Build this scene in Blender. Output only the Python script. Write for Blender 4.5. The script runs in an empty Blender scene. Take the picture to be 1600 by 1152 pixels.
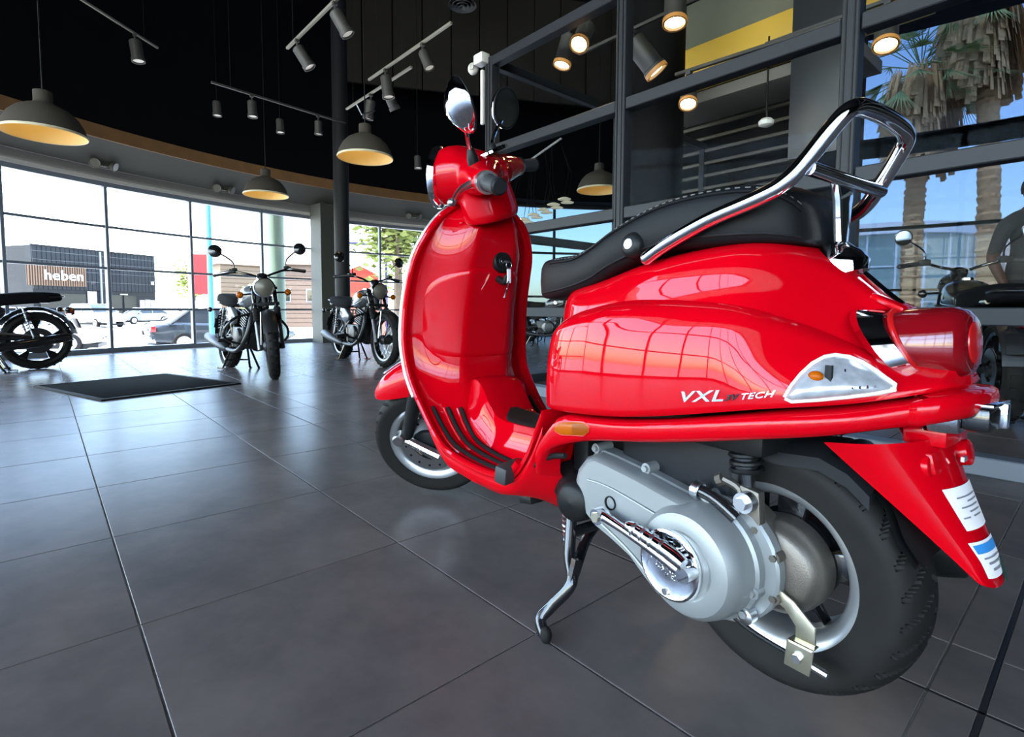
import bpy, bmesh, math, random
from mathutils import Vector as V, Matrix as M
from math import sin, cos, pi, radians, hypot, atan2, sqrt, acos

S = bpy.context.scene
COL = S.collection
random.seed(7)
PI = pi

# ------------------------------------------------------------------ camera
EYE = V((0, 0, .683))
def cam_axes(yaw, pitch, roll):
    f = V((cos(yaw)*cos(pitch), sin(yaw)*cos(pitch), -sin(pitch)))
    r = V((sin(yaw), -cos(yaw), 0)); d = f.cross(r)
    return cos(roll)*r + sin(roll)*d, -sin(roll)*r + cos(roll)*d, f
cr, cd, cf = cam_axes(-.7225, .066, -.0044)
cam = bpy.data.cameras.new('camera'); co = bpy.data.objects.new('camera', cam); COL.objects.link(co)
co.matrix_world = M(((cr.x, -cd.x, -cf.x, EYE.x), (cr.y, -cd.y, -cf.y, EYE.y), (cr.z, -cd.z, -cf.z, EYE.z), (0, 0, 0, 1)))
cam.sensor_width = 36; cam.sensor_fit = 'HORIZONTAL'
cam.lens = 832.99/1600*36; cam.shift_y = -38/1600; cam.clip_start = .02; cam.clip_end = 600
S.camera = co

# ------------------------------------------------------------------ world, sun, exposure
W = bpy.data.worlds.new('sky'); S.world = W; W.use_nodes = True
wn = W.node_tree.nodes; wl = W.node_tree.links
sky = wn.new('ShaderNodeTexSky'); sky.sky_type = 'NISHITA'; sky.sun_disc = False
SUN_EL, SUN_AZ = radians(62), radians(95)       # sun high over the street, kept off the floor by overhangs added unseen
sky.sun_elevation = SUN_EL; sky.sun_rotation = radians(90) - SUN_AZ
sky.air_density = 1.2; sky.dust_density = 1.2; sky.ozone_density = 1.5
wl.new(sky.outputs[0], wn['Background'].inputs[0]); wn['Background'].inputs[1].default_value = 2.9
sl = bpy.data.lights.new('sun', 'SUN'); sl.energy = 22; sl.angle = radians(.6); sl.color = (1, .96, .9)
so = bpy.data.objects.new('sun', sl); COL.objects.link(so)
sd = V((cos(SUN_EL)*cos(SUN_AZ), cos(SUN_EL)*sin(SUN_AZ), sin(SUN_EL)))
so.rotation_euler = sd.to_track_quat('Z', 'Y').to_euler(); so.location = (0, 0, 40)
S.view_settings.view_transform = 'Standard'; S.view_settings.look = 'None'
S.view_settings.gamma = 1; S.view_settings.use_curve_mapping = False
S.view_settings.exposure = -.33
S.cycles.max_bounces = 12; S.cycles.transparent_max_bounces = 24; S.cycles.diffuse_bounces = 5
S.cycles.sample_clamp_indirect = 8; S.cycles.caustics_reflective = False; S.cycles.caustics_refractive = False

# ------------------------------------------------------------------ materials
def nmat(name):
    m = bpy.data.materials.new(name); m.use_nodes = True
    n = m.node_tree.nodes; l = m.node_tree.links
    return m, n, l, n['Principled BSDF']
def P(name, col, rough=.5, metal=0, coat=0, spec=None, noise=0, scale=8, bump=0, bscale=200, emit=None, es=0, rnoise=0, trans=0, alpha=None, coatr=.03):
    m, n, l, b = nmat(name)
    b.inputs['Base Color'].default_value = (*col, 1); b.inputs['Roughness'].default_value = rough
    b.inputs['Metallic'].default_value = metal; b.inputs['Coat Weight'].default_value = coat
    b.inputs['Coat Roughness'].default_value = coatr
    if spec is not None: b.inputs['Specular IOR Level'].default_value = spec
    if trans: b.inputs['Transmission Weight'].default_value = trans
    if emit: b.inputs['Emission Color'].default_value = (*emit, 1); b.inputs['Emission Strength'].default_value = es
    if noise or bump or rnoise:
        tc = n.new('ShaderNodeTexCoord')
    if noise or rnoise:
        t = n.new('ShaderNodeTexNoise'); t.inputs['Scale'].default_value = scale; t.inputs['Detail'].default_value = 6
        l.new(tc.outputs['Object'], t.inputs['Vector'])
        if noise:
            mx = n.new('ShaderNodeMixRGB'); mx.inputs[1].default_value = (*[c*(1-noise) for c in col], 1)
            mx.inputs[2].default_value = (*[min(1, c*(1+noise)) for c in col], 1)
            l.new(t.outputs['Fac'], mx.inputs[0]); l.new(mx.outputs[0], b.inputs['Base Color'])
        if rnoise:
            mr = n.new('ShaderNodeMapRange'); mr.inputs[1].default_value = .3; mr.inputs[2].default_value = .7
            mr.inputs[3].default_value = rough-rnoise; mr.inputs[4].default_value = rough+rnoise
            l.new(t.outputs['Fac'], mr.inputs[0]); l.new(mr.outputs[0], b.inputs['Roughness'])
    if bump:
        t2 = n.new('ShaderNodeTexNoise'); t2.inputs['Scale'].default_value = bscale; t2.inputs['Detail'].default_value = 3
        l.new(tc.outputs['Object'], t2.inputs['Vector'])
        bp = n.new('ShaderNodeBump'); bp.inputs['Strength'].default_value = bump; bp.inputs['Distance'].default_value = .002
        l.new(t2.outputs['Fac'], bp.inputs['Height']); l.new(bp.outputs[0], b.inputs['Normal'])
    return m
def glass(name, tint=(1, 1, 1), base=.04, edge=.9):
    # thin clear sheet: see-through plus a mirror share that grows at grazing angles
    m = bpy.data.materials.new(name); m.use_nodes = True; n = m.node_tree.nodes; l = m.node_tree.links; n.clear()
    out = n.new('ShaderNodeOutputMaterial'); mix = n.new('ShaderNodeMixShader')
    tr = n.new('ShaderNodeBsdfTransparent'); tr.inputs[0].default_value = (*tint, 1)
    gl = n.new('ShaderNodeBsdfGlossy'); gl.inputs['Roughness'].default_value = 0
    lw = n.new('ShaderNodeLayerWeight'); lw.inputs[0].default_value = .5
    pw = n.new('ShaderNodeMath'); pw.operation = 'POWER'; pw.inputs[1].default_value = 5
    ml = n.new('ShaderNodeMath'); ml.operation = 'MULTIPLY_ADD'; ml.inputs[1].default_value = edge; ml.inputs[2].default_value = base
    l.new(lw.outputs['Facing'], pw.inputs[0]); l.new(pw.outputs[0], ml.inputs[0]); l.new(ml.outputs[0], mix.inputs[0])
    l.new(tr.outputs[0], mix.inputs[1]); l.new(gl.outputs[0], mix.inputs[2]); l.new(mix.outputs[0], out.inputs[0])
    return m

RED = P('red_paint', (.42, .0005, .005), .6, coat=.62, spec=0, coatr=.02)
CHROME = P('chrome', (.86, .87, .9), .05, 1)
STEEL = P('brushed_steel', (.6, .61, .62), .28, 1)
SILVER = P('cast_aluminium', (.25, .265, .27), .45, .5, bump=.12, bscale=500)
DARKCAST = P('dark_cast_metal', (.14, .125, .108), .45, .8, bump=.2, bscale=500)
RIMSILVER = P('wheel_silver', (.62, .64, .66), .3, .85)
ZINC = P('zinc_plate', (.55, .52, .4), .32, .9)
BLACK = P('black_plastic', (.007, .0075, .008), .45, spec=.2, bump=.1, bscale=700)
GLOSSBLACK = P('gloss_black', (.008, .008, .009), .12, coat=.5)
RUBBER = P('tyre_rubber', (.011, .0105, .010), .6, noise=.25, scale=30, spec=.12)
GRIPRUB = P('grip_rubber', (.02, .02, .022), .6)
SEATM = P('seat_vinyl', (.0045, .005, .006), .5, spec=.16, bump=.18, bscale=900)
DARKGREY = P('dark_grey_plastic', (.009, .010, .012), .5, spec=.18, bump=.1, bscale=500)
THREAD = P('grey_thread', (.11, .11, .11), .7)
CLEARL = P('clear_lens', (.85, .87, .9), .08, .35, coat=1)
SIGL = P('signal_glass', (.46, .48, .52), .2, .4, coat=1, noise=.45, scale=70)
AMBER = P('amber_lens', (.33, .07, .002), .25, spec=.15)
AMBERD = P('amber_lens_dark', (.20, .045, .003), .3, spec=.15)
REDL = P('red_lens', (.15, .002, .005), .08, coat=.5)
REDLB = P('red_lens_bright', (.42, .006, .008), .25, coat=.5)
MIRROR = P('mirror_glass', (.85, .9, .93), .01, 1)
PAPER = P('label_paper', (.75, .72, .74), .6)
PRINT = P('print_grey', (.2, .2, .22), .6)
BLUEP = P('print_blue', (.03, .22, .55), .5)
GREENM = P('green_film', (.01, .06, .03), .2)
WHITEP = P('white_plastic', (.7, .69, .64), .4)
ALUFRAME = P('window_frame_grey', (.2, .22, .25), .4, .3)
PARTFRAME = P('partition_frame_grey', (.019, .021, .025), .5, .0, spec=.25)
GLASS = glass('clear_glass', (.96, .98, .98), .045)
PGLASS = glass('partition_glass', (.93, .95, .96), .002, .07)
TINT = glass('tinted_glass', (.042, .058, .085), .012)
TINT2 = glass('lightly_tinted_glass', (.06, .085, .105), .012)

# ------------------------------------------------------------------ mesh helpers
def frames(pts):
    pts = [V(p) for p in pts]; T = []
    for i in range(len(pts)):
        a = pts[max(i-1, 0)]; b = pts[min(i+1, len(pts)-1)]; t = b-a
        T.append(t.normalized() if t.length > 1e-9 else V((0, 0, 1)))
    u = T[0].orthogonal().normalized(); out = []
    for i, t in enumerate(T):
        u = (u - t*u.dot(t)); u = u.normalized() if u.length > 1e-6 else t.orthogonal().normalized()
        out.append((pts[i], u, t.cross(u).normalized(), t))
    return out
def catmull(pts, k=6):
    pts = [V(p) for p in pts]; out = []
    for i in range(len(pts)-1):
        p0 = pts[max(i-1, 0)]; p1 = pts[i]; p2 = pts[i+1]; p3 = pts[min(i+2, len(pts)-1)]
        for j in range(k):
            t = j/k
            out.append(.5*((2*p1)+(p2-p0)*t+(2*p0-5*p1+4*p2-p3)*t*t+(3*p1-p0-3*p2+p3)*t**3))
    out.append(pts[-1]); return out
def interp(tab, x):
    # tab: sorted list of (x, a, b, ...), monotone cubic-ish (Catmull) interpolation
    if x <= tab[0][0]: return tab[0][1:] if len(tab[0]) > 2 else tab[0][1]
    if x >= tab[-1][0]: return tab[-1][1:] if len(tab[0]) > 2 else tab[-1][1]
    for i in range(len(tab)-1):
        if tab[i][0] <= x <= tab[i+1][0]: break
    x1, x2 = tab[i][0], tab[i+1][0]; t = (x-x1)/(x2-x1); r = []
    for c in range(1, len(tab[0])):
        p1, p2 = tab[i][c], tab[i+1][c]
        m1 = (tab[i+1][c]-tab[max(i-1, 0)][c])/max(1e-9, (tab[i+1][0]-tab[max(i-1, 0)][0]))*(x2-x1)
        m2 = (tab[min(i+2, len(tab)-1)][c]-tab[i][c])/max(1e-9, (tab[min(i+2, len(tab)-1)][0]-tab[i][0]))*(x2-x1)
        if (p2-p1)*m1 < 0: m1 = 0
        if (p2-p1)*m2 < 0: m2 = 0
        r.append((2*t**3-3*t*t+1)*p1+(t**3-2*t*t+t)*m1+(-2*t**3+3*t*t)*p2+(t**3-t*t)*m2)
    return r if len(r) > 1 else r[0]
def ss(a, b, x):
    t = min(1, max(0, (x-a)/(b-a))); return t*t*(3-2*t)

class MB:
    def __init__(s): s.v = []; s.f = []; s.m = []
    def add(s, vs, fs, mi=0):
        o = len(s.v); s.v += [V(p) for p in vs]; s.f += [tuple(i+o for i in f) for f in fs]; s.m += [mi]*len(fs); return s
    def box(s, c, d, R=None, mi=0):
        c = V(c); h = V(d)/2
        vs = [V((x*h.x, y*h.y, z*h.z)) for x in (-1, 1) for y in (-1, 1) for z in (-1, 1)]
        if R is not None: vs = [R @ p for p in vs]
        return s.add([c+p for p in vs], [(0, 1, 3, 2), (4, 6, 7, 5), (0, 4, 5, 1), (2, 3, 7, 6), (0, 2, 6, 4), (1, 5, 7, 3)], mi)
    def loft(s, rings, closed=True, caps=True, mi=0, loop=False):
        n = len(rings[0]); vs = [p for r in rings for p in r]; fs = []
        R = len(rings)
        for i in range(R if loop else R-1):
            for j in range(n if closed else n-1):
                a = i*n+j; b = i*n+(j+1) % n; i2 = (i+1) % R
                fs.append((a, b, i2*n+(j+1) % n, i2*n+j))
        if caps and closed and not loop:
            fs.append(tuple(range(n))[::-1]); fs.append(tuple((R-1)*n+k for k in range(n)))
        return s.add(vs, fs, mi)
    def tube(s, pts, r, n=10, caps=True, k=0, sx=1, mi=0):
        if k: 
            if not isinstance(r, (int, float)):
                L = len(r); rr = []
                for i in range(L-1): rr += [r[i]+(r[i+1]-r[i])*j/k for j in range(k)]
                r = rr+[r[-1]]
            pts = catmull(pts, k)
        F = frames(pts); rings = []
        for i, (p, u, w, t) in enumerate(F):
            q = r if isinstance(r, (int, float)) else r[i]
            rings.append([p+u*cos(2*PI*j/n)*q*sx+w*sin(2*PI*j/n)*q for j in range(n)])
        return s.loft(rings, True, caps, mi)
    def lathe(s, prof, c=(0, 0, 0), ax=(0, 0, 1), n=24, caps=False, mi=0, up=None, a0=0, a1=None):
        ax = V(ax).normalized(); u = V(up) if up else ax.orthogonal(); u = (u-ax*u.dot(ax)).normalized(); w = ax.cross(u); c = V(c)
        full = a1 is None; rings = []
        for r, h in prof:
            rings.append([c+ax*h+(u*cos(t)+w*sin(t))*max(r, 1e-5) for t in [(2*PI*j/n if full else a0+(a1-a0)*j/n) for j in range(n if full else n+1)]])
        return s.loft(rings, full, caps, mi)
    def grid(s, fn, nu, nv, wu=False, wv=False, mi=0):
        U = nu if wu else nu+1; Vv = nv if wv else nv+1
        vs = [fn(i/nu, j/nv) for i in range(U) for j in range(Vv)]; fs = []
        for i in range(nu):
            for j in range(nv):
                a = i*Vv+j; b = ((i+1) % U)*Vv+j; c = ((i+1) % U)*Vv+(j+1) % Vv; d = i*Vv+(j+1) % Vv
                fs.append((a, b, c, d))
        return s.add(vs, fs, mi)
    def prism(s, poly, fn, d0, d1, mi=0):
        n = len(poly); vs = [fn(a, b, d0) for a, b in poly]+[fn(a, b, d1) for a, b in poly]
        fs = [tuple(range(n))[::-1], tuple(range(n, 2*n))]+[(i, (i+1) % n, n+(i+1) % n, n+i) for i in range(n)]
        return s.add(vs, fs, mi)
    def ball(s, c, r, n=12, m=8, R=None, mi=0):
        c = V(c); r = V((r, r, r)) if isinstance(r, (int, float)) else V(r)
        def fn(u, v):
            t = 2*PI*u; q = PI*v
            p = V((r.x*sin(q)*cos(t), r.y*sin(q)*sin(t), r.z*cos(q))); return c+(R @ p if R is not None else p)
        return s.grid(fn, n, m, wu=True, mi=mi)
    def xf(s, fn): s.v = [fn(p) for p in s.v]; return s
    def mirror_y(s): s.v = [V((p.x, -p.y, p.z)) for p in s.v]; s.f = [f[::-1] for f in s.f]; return s
    def mesh(s, name, mats, angle=35, bevel=0, weld=True, segs=2):
        me = bpy.data.meshes.new(name); me.from_pydata([tuple(p) for p in s.v], [], s.f)
        for i, p in enumerate(me.polygons): p.material_index = s.m[i]
        bm = bmesh.new(); bm.from_mesh(me)
        if weld: bmesh.ops.remove_doubles(bm, verts=bm.verts, dist=1e-6)
        bmesh.ops.recalc_face_normals(bm, faces=bm.faces)
        if bevel:
            es = [e for e in bm.edges if len(e.link_faces) == 2 and e.calc_face_angle(0) > radians(30)]
            bmesh.ops.bevel(bm, geom=es, offset=bevel, segments=segs, affect='EDGES', profile=.5, clamp_overlap=True)
        bm.to_mesh(me); bm.free()
        me.polygons.foreach_set('use_smooth', [True]*len(me.polygons))
        if angle < 180: me.set_sharp_from_angle(angle=radians(angle))
        for m in (mats if isinstance(mats, (list, tuple)) else [mats]): me.materials.append(m)
        return me
    def build(s, name, mats, parent=None, **k):
        return link(name, s.mesh(name, mats, **k), parent)
def link(name, data, parent=None, loc=None, rz=None):
    o = bpy.data.objects.new(name, data); COL.objects.link(o)
    if parent: o.parent = parent
    if loc is not None: o.location = loc
    if rz is not None: o.rotation_euler = (0, 0, rz)
    return o
def tag(o, label=None, cat=None, group=None, kind=None):
    if label: o['label'] = label
    if cat: o['category'] = cat
    if group: o['group'] = group
    if kind: o['kind'] = kind
    return o
def thing(name, label, cat, loc=(0, 0, 0), rz=0, group=None):
    return tag(link(name, None, None, loc, rz), label, cat, group)
def struct(name, loc=(0, 0, 0)):
    return tag(link(name, None, None, loc), kind='structure')
def copy_tree(o, parent=None):
    c = o.copy(); COL.objects.link(c); c.parent = parent
    for ch in list(o.children): copy_tree(ch, c)
    return c
def text_mb(txt, size, depth, shear=0, space=1.0, bold=0):
    # flat lettering as a mesh in the (x, y) plane with thickness along z
    cu = bpy.data.curves.new('lettering', 'FONT'); cu.body = txt; cu.size = size; cu.extrude = depth
    cu.shear = shear; cu.space_character = space; cu.resolution_u = 3; cu.offset = bold
    o = bpy.data.objects.new('lettering', cu); COL.objects.link(o)
    dg = bpy.context.evaluated_depsgraph_get(); me = bpy.data.meshes.new_from_object(o.evaluated_get(dg))
    mb = MB(); mb.add([v.co for v in me.vertices], [tuple(p.vertices) for p in me.polygons])
    bpy.data.objects.remove(o); bpy.data.curves.remove(cu); bpy.data.meshes.remove(me)
    return mb
def rotz(a): return M.Rotation(a, 3, 'Z')
# ================================================================== the showroom
CX, CY, RF, RB = .65, -4.8, 10.25, 9.65           # curved front: centre, glass radius, bulkhead radius
def arc(r, deg, z): a = radians(deg); return V((CX+r*cos(a), CY+r*sin(a), z))
GROUND = -.78
TILEM, tn, tlk, tb = nmat('floor_tile')
tb.inputs['Specular IOR Level'].default_value = 0
_tc = tn.new('ShaderNodeNewGeometry'); _n1 = tn.new('ShaderNodeTexNoise'); _n1.inputs['Scale'].default_value = 3.5; _n1.inputs['Detail'].default_value = 9; _n1.inputs['Roughness'].default_value = .65
_oi = tn.new('ShaderNodeObjectInfo'); _mp = tn.new('ShaderNodeVectorMath'); _mp.operation = 'ADD'
_sc = tn.new('ShaderNodeVectorMath'); _sc.operation = 'SCALE'; _sc.inputs['Scale'].default_value = 17.0
_cb = tn.new('ShaderNodeCombineXYZ'); tlk.new(_oi.outputs['Random'], _cb.inputs[0]); tlk.new(_oi.outputs['Random'], _cb.inputs[2]); tlk.new(_cb.outputs[0], _sc.inputs[0])
tlk.new(_tc.outputs['Position'], _mp.inputs[0]); tlk.new(_sc.outputs[0], _mp.inputs[1]); tlk.new(_mp.outputs[0], _n1.inputs['Vector'])
_r1 = tn.new('ShaderNodeValToRGB'); _r1.color_ramp.elements[0].position = .3; _r1.color_ramp.elements[0].color = (.084, .072, .068, 1); _r1.color_ramp.elements[1].position = .72; _r1.color_ramp.elements[1].color = (.148, .124, .112, 1)
tlk.new(_n1.outputs['Fac'], _r1.inputs[0]); tlk.new(_r1.outputs[0], tb.inputs['Base Color'])
_n2 = tn.new('ShaderNodeTexNoise'); _n2.inputs['Scale'].default_value = 1.3; _n2.inputs['Detail'].default_value = 2; tlk.new(_mp.outputs[0], _n2.inputs['Vector'])
_mr = tn.new('ShaderNodeMapRange'); _mr.inputs[1].default_value = .3; _mr.inputs[2].default_value = .7; _mr.inputs[3].default_value = .24; _mr.inputs[4].default_value = .27
tlk.new(_n2.outputs['Fac'], _mr.inputs[0]); tlk.new(_mr.outputs[0], tb.inputs['Roughness'])
_out = tn['Material Output']; _mx = tn.new('ShaderNodeMixShader'); _gl = tn.new('ShaderNodeBsdfGlossy'); _lw = tn.new('ShaderNodeLayerWeight'); _lw.inputs[0].default_value = .5
_pw = tn.new('ShaderNodeMath'); _pw.operation = 'POWER'; _pw.inputs[1].default_value = 4.6; _ma = tn.new('ShaderNodeMath'); _ma.operation = 'MULTIPLY_ADD'; _ma.inputs[1].default_value = .36; _ma.inputs[2].default_value = .016
tlk.new(_lw.outputs['Facing'], _pw.inputs[0]); tlk.new(_pw.outputs[0], _ma.inputs[0]); tlk.new(_ma.outputs[0], _mx.inputs[0]); tlk.new(_mr.outputs[0], _gl.inputs['Roughness'])
tlk.new(tb.outputs[0], _mx.inputs[1]); tlk.new(_gl.outputs[0], _mx.inputs[2]); tlk.new(_mx.outputs[0], _out.inputs[0]); _gl.inputs[0].default_value = (.93, .95, 1, 1)
GROUT = P('tile_grout', (.22, .20, .17), .7, noise=.3, scale=20)
JOINT = P('joint_filler', (.006, .006, .007), .5)
CEILM = P('ceiling_black', (.006, .006, .007), .9, spec=.1)
BULKM = P('bulkhead_black', (.0035, .0035, .005), .85, noise=.2, scale=3, spec=.08)
SOFFM = P('soffit_grey', (.066, .065, .054), .75, noise=.08, scale=2)
FASCM = P('fascia_grey', (.16, .155, .14), .7)
WOODM = P('wood_band', (.21, .105, .036), .55, noise=.35, scale=4)
BROWNM = P('brown_grey_panel', (.030, .026, .019), .8, noise=.1, scale=3, spec=.15)
CONC = P('pale_concrete', (.55, .53, .5), .8, noise=.12, scale=.6)
DARKWALL = P('dark_wall', (.003, .003, .0033), .85, spec=.1)

floor = struct('floor')
mb = MB(); mb.lathe([(0, -.0035), (RF+.1, -.0035), (RF+.1, -.2), (0, -.2)], (CX, CY, 0), (0, 0, 1), 96); mb.build('grout_bed', GROUT, floor, angle=40)
xb = sorted([(.1930+.5828*k, .003) for k in range(-14, 22)]+[(.118, .009)])
yb = sorted([(-.1315-.6229*k, .003) for k in range(-10, 24)]+[(-1.175, .006)])
def in_view(x, y, margin=90):
    p = V((x, y, 0))-EYE; c = (p.dot(cr), p.dot(cd), p.dot(cf))
    if c[2] < .3: return None
    u, v = 800+832.99*c[0]/c[2], 538+832.99*c[1]/c[2]
    return c[2] if -margin < u < 1600+margin and v < 1152+260 else None
cells = []
for (xa, ga), (xc, gc_) in zip(xb, xb[1:]):
    for (ya, ha), (yc, hc) in zip(yb, yb[1:]):
        x0, x1, y0, y1 = xa+ga/2+.0005, xc-gc_/2-.0005, ya+ha/2+.0005, yc-hc/2-.0005
        mx, my = (x0+x1)/2, (y0+y1)/2
        if hypot(mx-CX, my-CY) > RF-.28 or x1-x0 < .03: continue
        vis = [d for d in (in_view(x0, y0), in_view(x1, y1), in_view(x0, y1), in_view(x1, y0), in_view(mx, my)) if d is not None]
        cells.append((min(vis) if vis else 99, mx, my, x1-x0, y1-y0))
cells.sort(); tcache = {}; far_t = MB()
for i, (d, mx, my, w, h) in enumerate(cells):
    if i < 290 and d < 50:
        k = (round(w, 3), round(h, 3))
        if k not in tcache:
            b = MB(); b.box((0, 0, -.004), (w, h, .008)); tcache[k] = b.mesh('tile', TILEM, bevel=.0012, segs=1)
        link('tile', tcache[k], floor, (mx, my, random.uniform(-.0004, .0)))
    else: far_t.box((mx, my, -.004), (w, h, .008))
o = far_t.build('tile_field', TILEM, floor); o['kind'] = 'stuff'
for y in (-1.175,):
    b = MB(); b.box((1.2, y, -.004), (13, .005, .0064)); b.build('expansion_joint', JOINT, floor)
b = MB(); b.box((.118, -4.6, -.004), (.0085, 16, .0064)); b.build('expansion_joint', JOINT, floor)

# outside ground
gm, gn, gl_, gb = nmat('ground_concrete'); gb.inputs['Roughness'].default_value = .85
_g = gn.new('ShaderNodeNewGeometry'); _t = gn.new('ShaderNodeTexNoise'); _t.inputs['Scale'].default_value = .25; _t.inputs['Detail'].default_value = 8; gl_.new(_g.outputs['Position'], _t.inputs['Vector'])
_r = gn.new('ShaderNodeValToRGB'); _r.color_ramp.elements[0].color = (.4, .39, .37, 1); _r.color_ramp.elements[1].color = (.62, .6, .56, 1); gl_.new(_t.outputs['Fac'], _r.inputs[0]); gl_.new(_r.outputs[0], gb.inputs['Base Color'])
gr = struct('ground'); mb = MB(); mb.lathe([(0, GROUND-.3), (0, GROUND), (RF+.3, GROUND), (200, GROUND), (200, GROUND-.3)], (CX, CY, 0), (0, 0, 1), 64); mb.build('forecourt', gm, gr)
mb = MB(); mb.lathe([(RF-.2, -.01), (RF+.32, -.02), (RF+.32, GROUND)], (CX, CY, 0), (0, 0, 1), 96); mb.build('plinth', CONC, gr, angle=40)
# ring of ceiling pieces
def ringpiece(name, m, prof, a0, a1, parent=None, n=80, close=True):
    b = MB(); rings = []
    for i in range(n+1):
        a = a0+(a1-a0)*i/n; rings.append([arc(r, a, z) for r, z in prof])
    b.loft(rings, close, close); o = b.build(name, m, parent, angle=40); return o
A_R, A_L, A_S, A_T, A_M, A_H = -18.8, 51.2, 240, -120, -61.5, 142.2       # right end of low glass, left end, solid wall, tall glass
tag(ringpiece('trim_1', WOODM, [(RB, 3.0), (RB-.03, 3.0), (RB-.03, 3.18), (RB, 3.18)], A_R, A_L, n=110), kind='structure')
tag(ringpiece('trim_2', SOFFM, [(RB, 3.0), (10.10, 2.71), (10.12, 2.78), (RB+.05, 3.1)], A_R, A_L, n=110), kind='structure')
tag(ringpiece('trim_3', FASCM, [(10.10, 2.715), (10.16, 2.715), (RF+.06, 2.56), (RF+.06, 2.9), (10.10, 2.8)], A_R, A_L, n=110), kind='structure')
tag(ringpiece('wall_front', BULKM, [(RB, 3.1), (RB, 7.0), (RB+.2, 7.0), (RB+.2, 3.1)], A_R, A_L, n=110), kind='structure')
tag(ringpiece('wall_back', DARKWALL, [(RF, -.01), (RF, 7.0), (RF+.2, 7.0), (RF+.2, -.01)], A_H, A_S, n=20), kind='structure')
tag(ringpiece('added_overhang_1', CONC, [(RB+.25, 2.9), (RF+1.5, 2.75), (RF+1.5, 3.4), (RB+.25, 3.4)], A_R, A_L, n=90), kind='structure')  # overhang added out of view to block the sun at the low glass
mb = MB(); mb.lathe([(0, 7.0), (RF+.4, 7.0), (RF+.4, 7.25), (0, 7.25)], (CX, CY, 0), (0, 0, 1), 80); tag(mb.build('ceiling', CEILM), kind='structure')

# curved shop front: every bay glazed in four panes
win = struct('window_1')
ZB = [.0, .65, 1.265, 1.88, 2.5]
mull = MB(); mull.box((0, 0, 1.27), (.075, .045, 2.60)); mull_me = mull.mesh('mullion', ALUFRAME, bevel=.004, segs=1)
pcache = {}
def bay(a, step, zs, pane_m, parent, r=RF):
    w = 2*r*sin(radians(step)/2)
    for z0, z1 in zip(zs, zs[1:]):
        k = (round(w, 3), z0, z1, pane_m.name)
        if k not in pcache:
            b = MB(); b.add([(0, -w/2, z0), (0, w/2, z0), (0, w/2, z1), (0, -w/2, z1)], [(0, 1, 2, 3)]); pcache[k] = b.mesh('pane', pane_m)
        o = link('pane', pcache[k], parent, arc(r*cos(radians(step)/2), a+step/2, 0), radians(a+step/2))
STEP = 7.0; angs = [30.2+STEP*k for k in range(-7, 4)]
for a in angs:
    if a > A_L+.5: continue
    link('mullion', mull_me, win, arc(RF-.02, a, 0), radians(a))
    if a+STEP < A_L+.5: bay(a, STEP, ZB, GLASS, win)
for i, z in enumerate(ZB):
    w_, h_ = (.10, .07) if i in (0, 4) else (.05, .035)
    ringpiece('transom', ALUFRAME, [(RF-.02-w_/2, z-h_/2+(.035 if i == 0 else 0)), (RF-.02+w_/2, z-h_/2+(.035 if i == 0 else 0)), (RF-.02+w_/2, z+h_/2+(.035 if i == 0 else 0)), (RF-.02-w_/2, z+h_/2+(.035 if i == 0 else 0))], A_R, A_L, win, n=38*3)
b = MB(); ringpiece('head_rail', P('head_rail_white', (.6, .58, .52), .4), [(RF-.12, 2.53), (RF-.02, 2.53), (RF-.02, 2.58), (RF-.12, 2.58)], A_R, A_L, win, n=110)
# taller glazing of the same front, carrying on behind the viewer
win5 = struct('window_5'); ZH = [0, 1.265, 2.5, 3.6, 4.7]
mull = MB(); mull.box((0, 0, 2.35), (.09, .06, 4.7)); mullh = mull.mesh('mullion', ALUFRAME, bevel=.004, segs=1)
for k in range(14):
    a = A_L+6.5*k; link('mullion', mullh, win5, arc(RF-.02, a, 0), radians(a))
    if k < 13: bay(a, 6.5, ZH, GLASS, win5)
    if k == 13: break
for z, h_ in ((.05, .1), (1.265, .05), (2.5, .06), (3.6, .05), (4.68, .1)):
    ringpiece('transom', ALUFRAME, [(RF-.06, z-h_/2), (RF+.04, z-h_/2), (RF+.04, z+h_/2), (RF-.06, z+h_/2)], A_L, A_L+84.5, win5, n=70)
tag(ringpiece('wall_left', BULKM, [(RF-.1, 4.7), (RF-.1, 7.0), (RF+.1, 7.0), (RF+.1, 4.7)], A_L, A_H, n=70), kind='structure')
tag(ringpiece('wall_end', DARKWALL, [(RF, -.01), (RF, 7.0), (RF+.2, 7.0), (RF+.2, -.01)], A_L+84.5, A_H, n=6), kind='structure')
tag(ringpiece('added_overhang_2', CONC, [(RF+.1, 4.85), (RF+2.6, 4.7), (RF+2.6, 5.2), (RF+.1, 5.2)], A_L, A_H, n=60), kind='structure')  # higher overhang over the tall glass, also added unseen against the sun
b = MB(); b.loft([[arc(r, A_L+d, z) for r, z in ((RB-.02, 2.45), (RF+.1, 2.45), (RF+.1, 7), (RB-.02, 7))] for d in (-.3, .3)]); tag(b.build('trim_7', BULKM), kind='structure')
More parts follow.
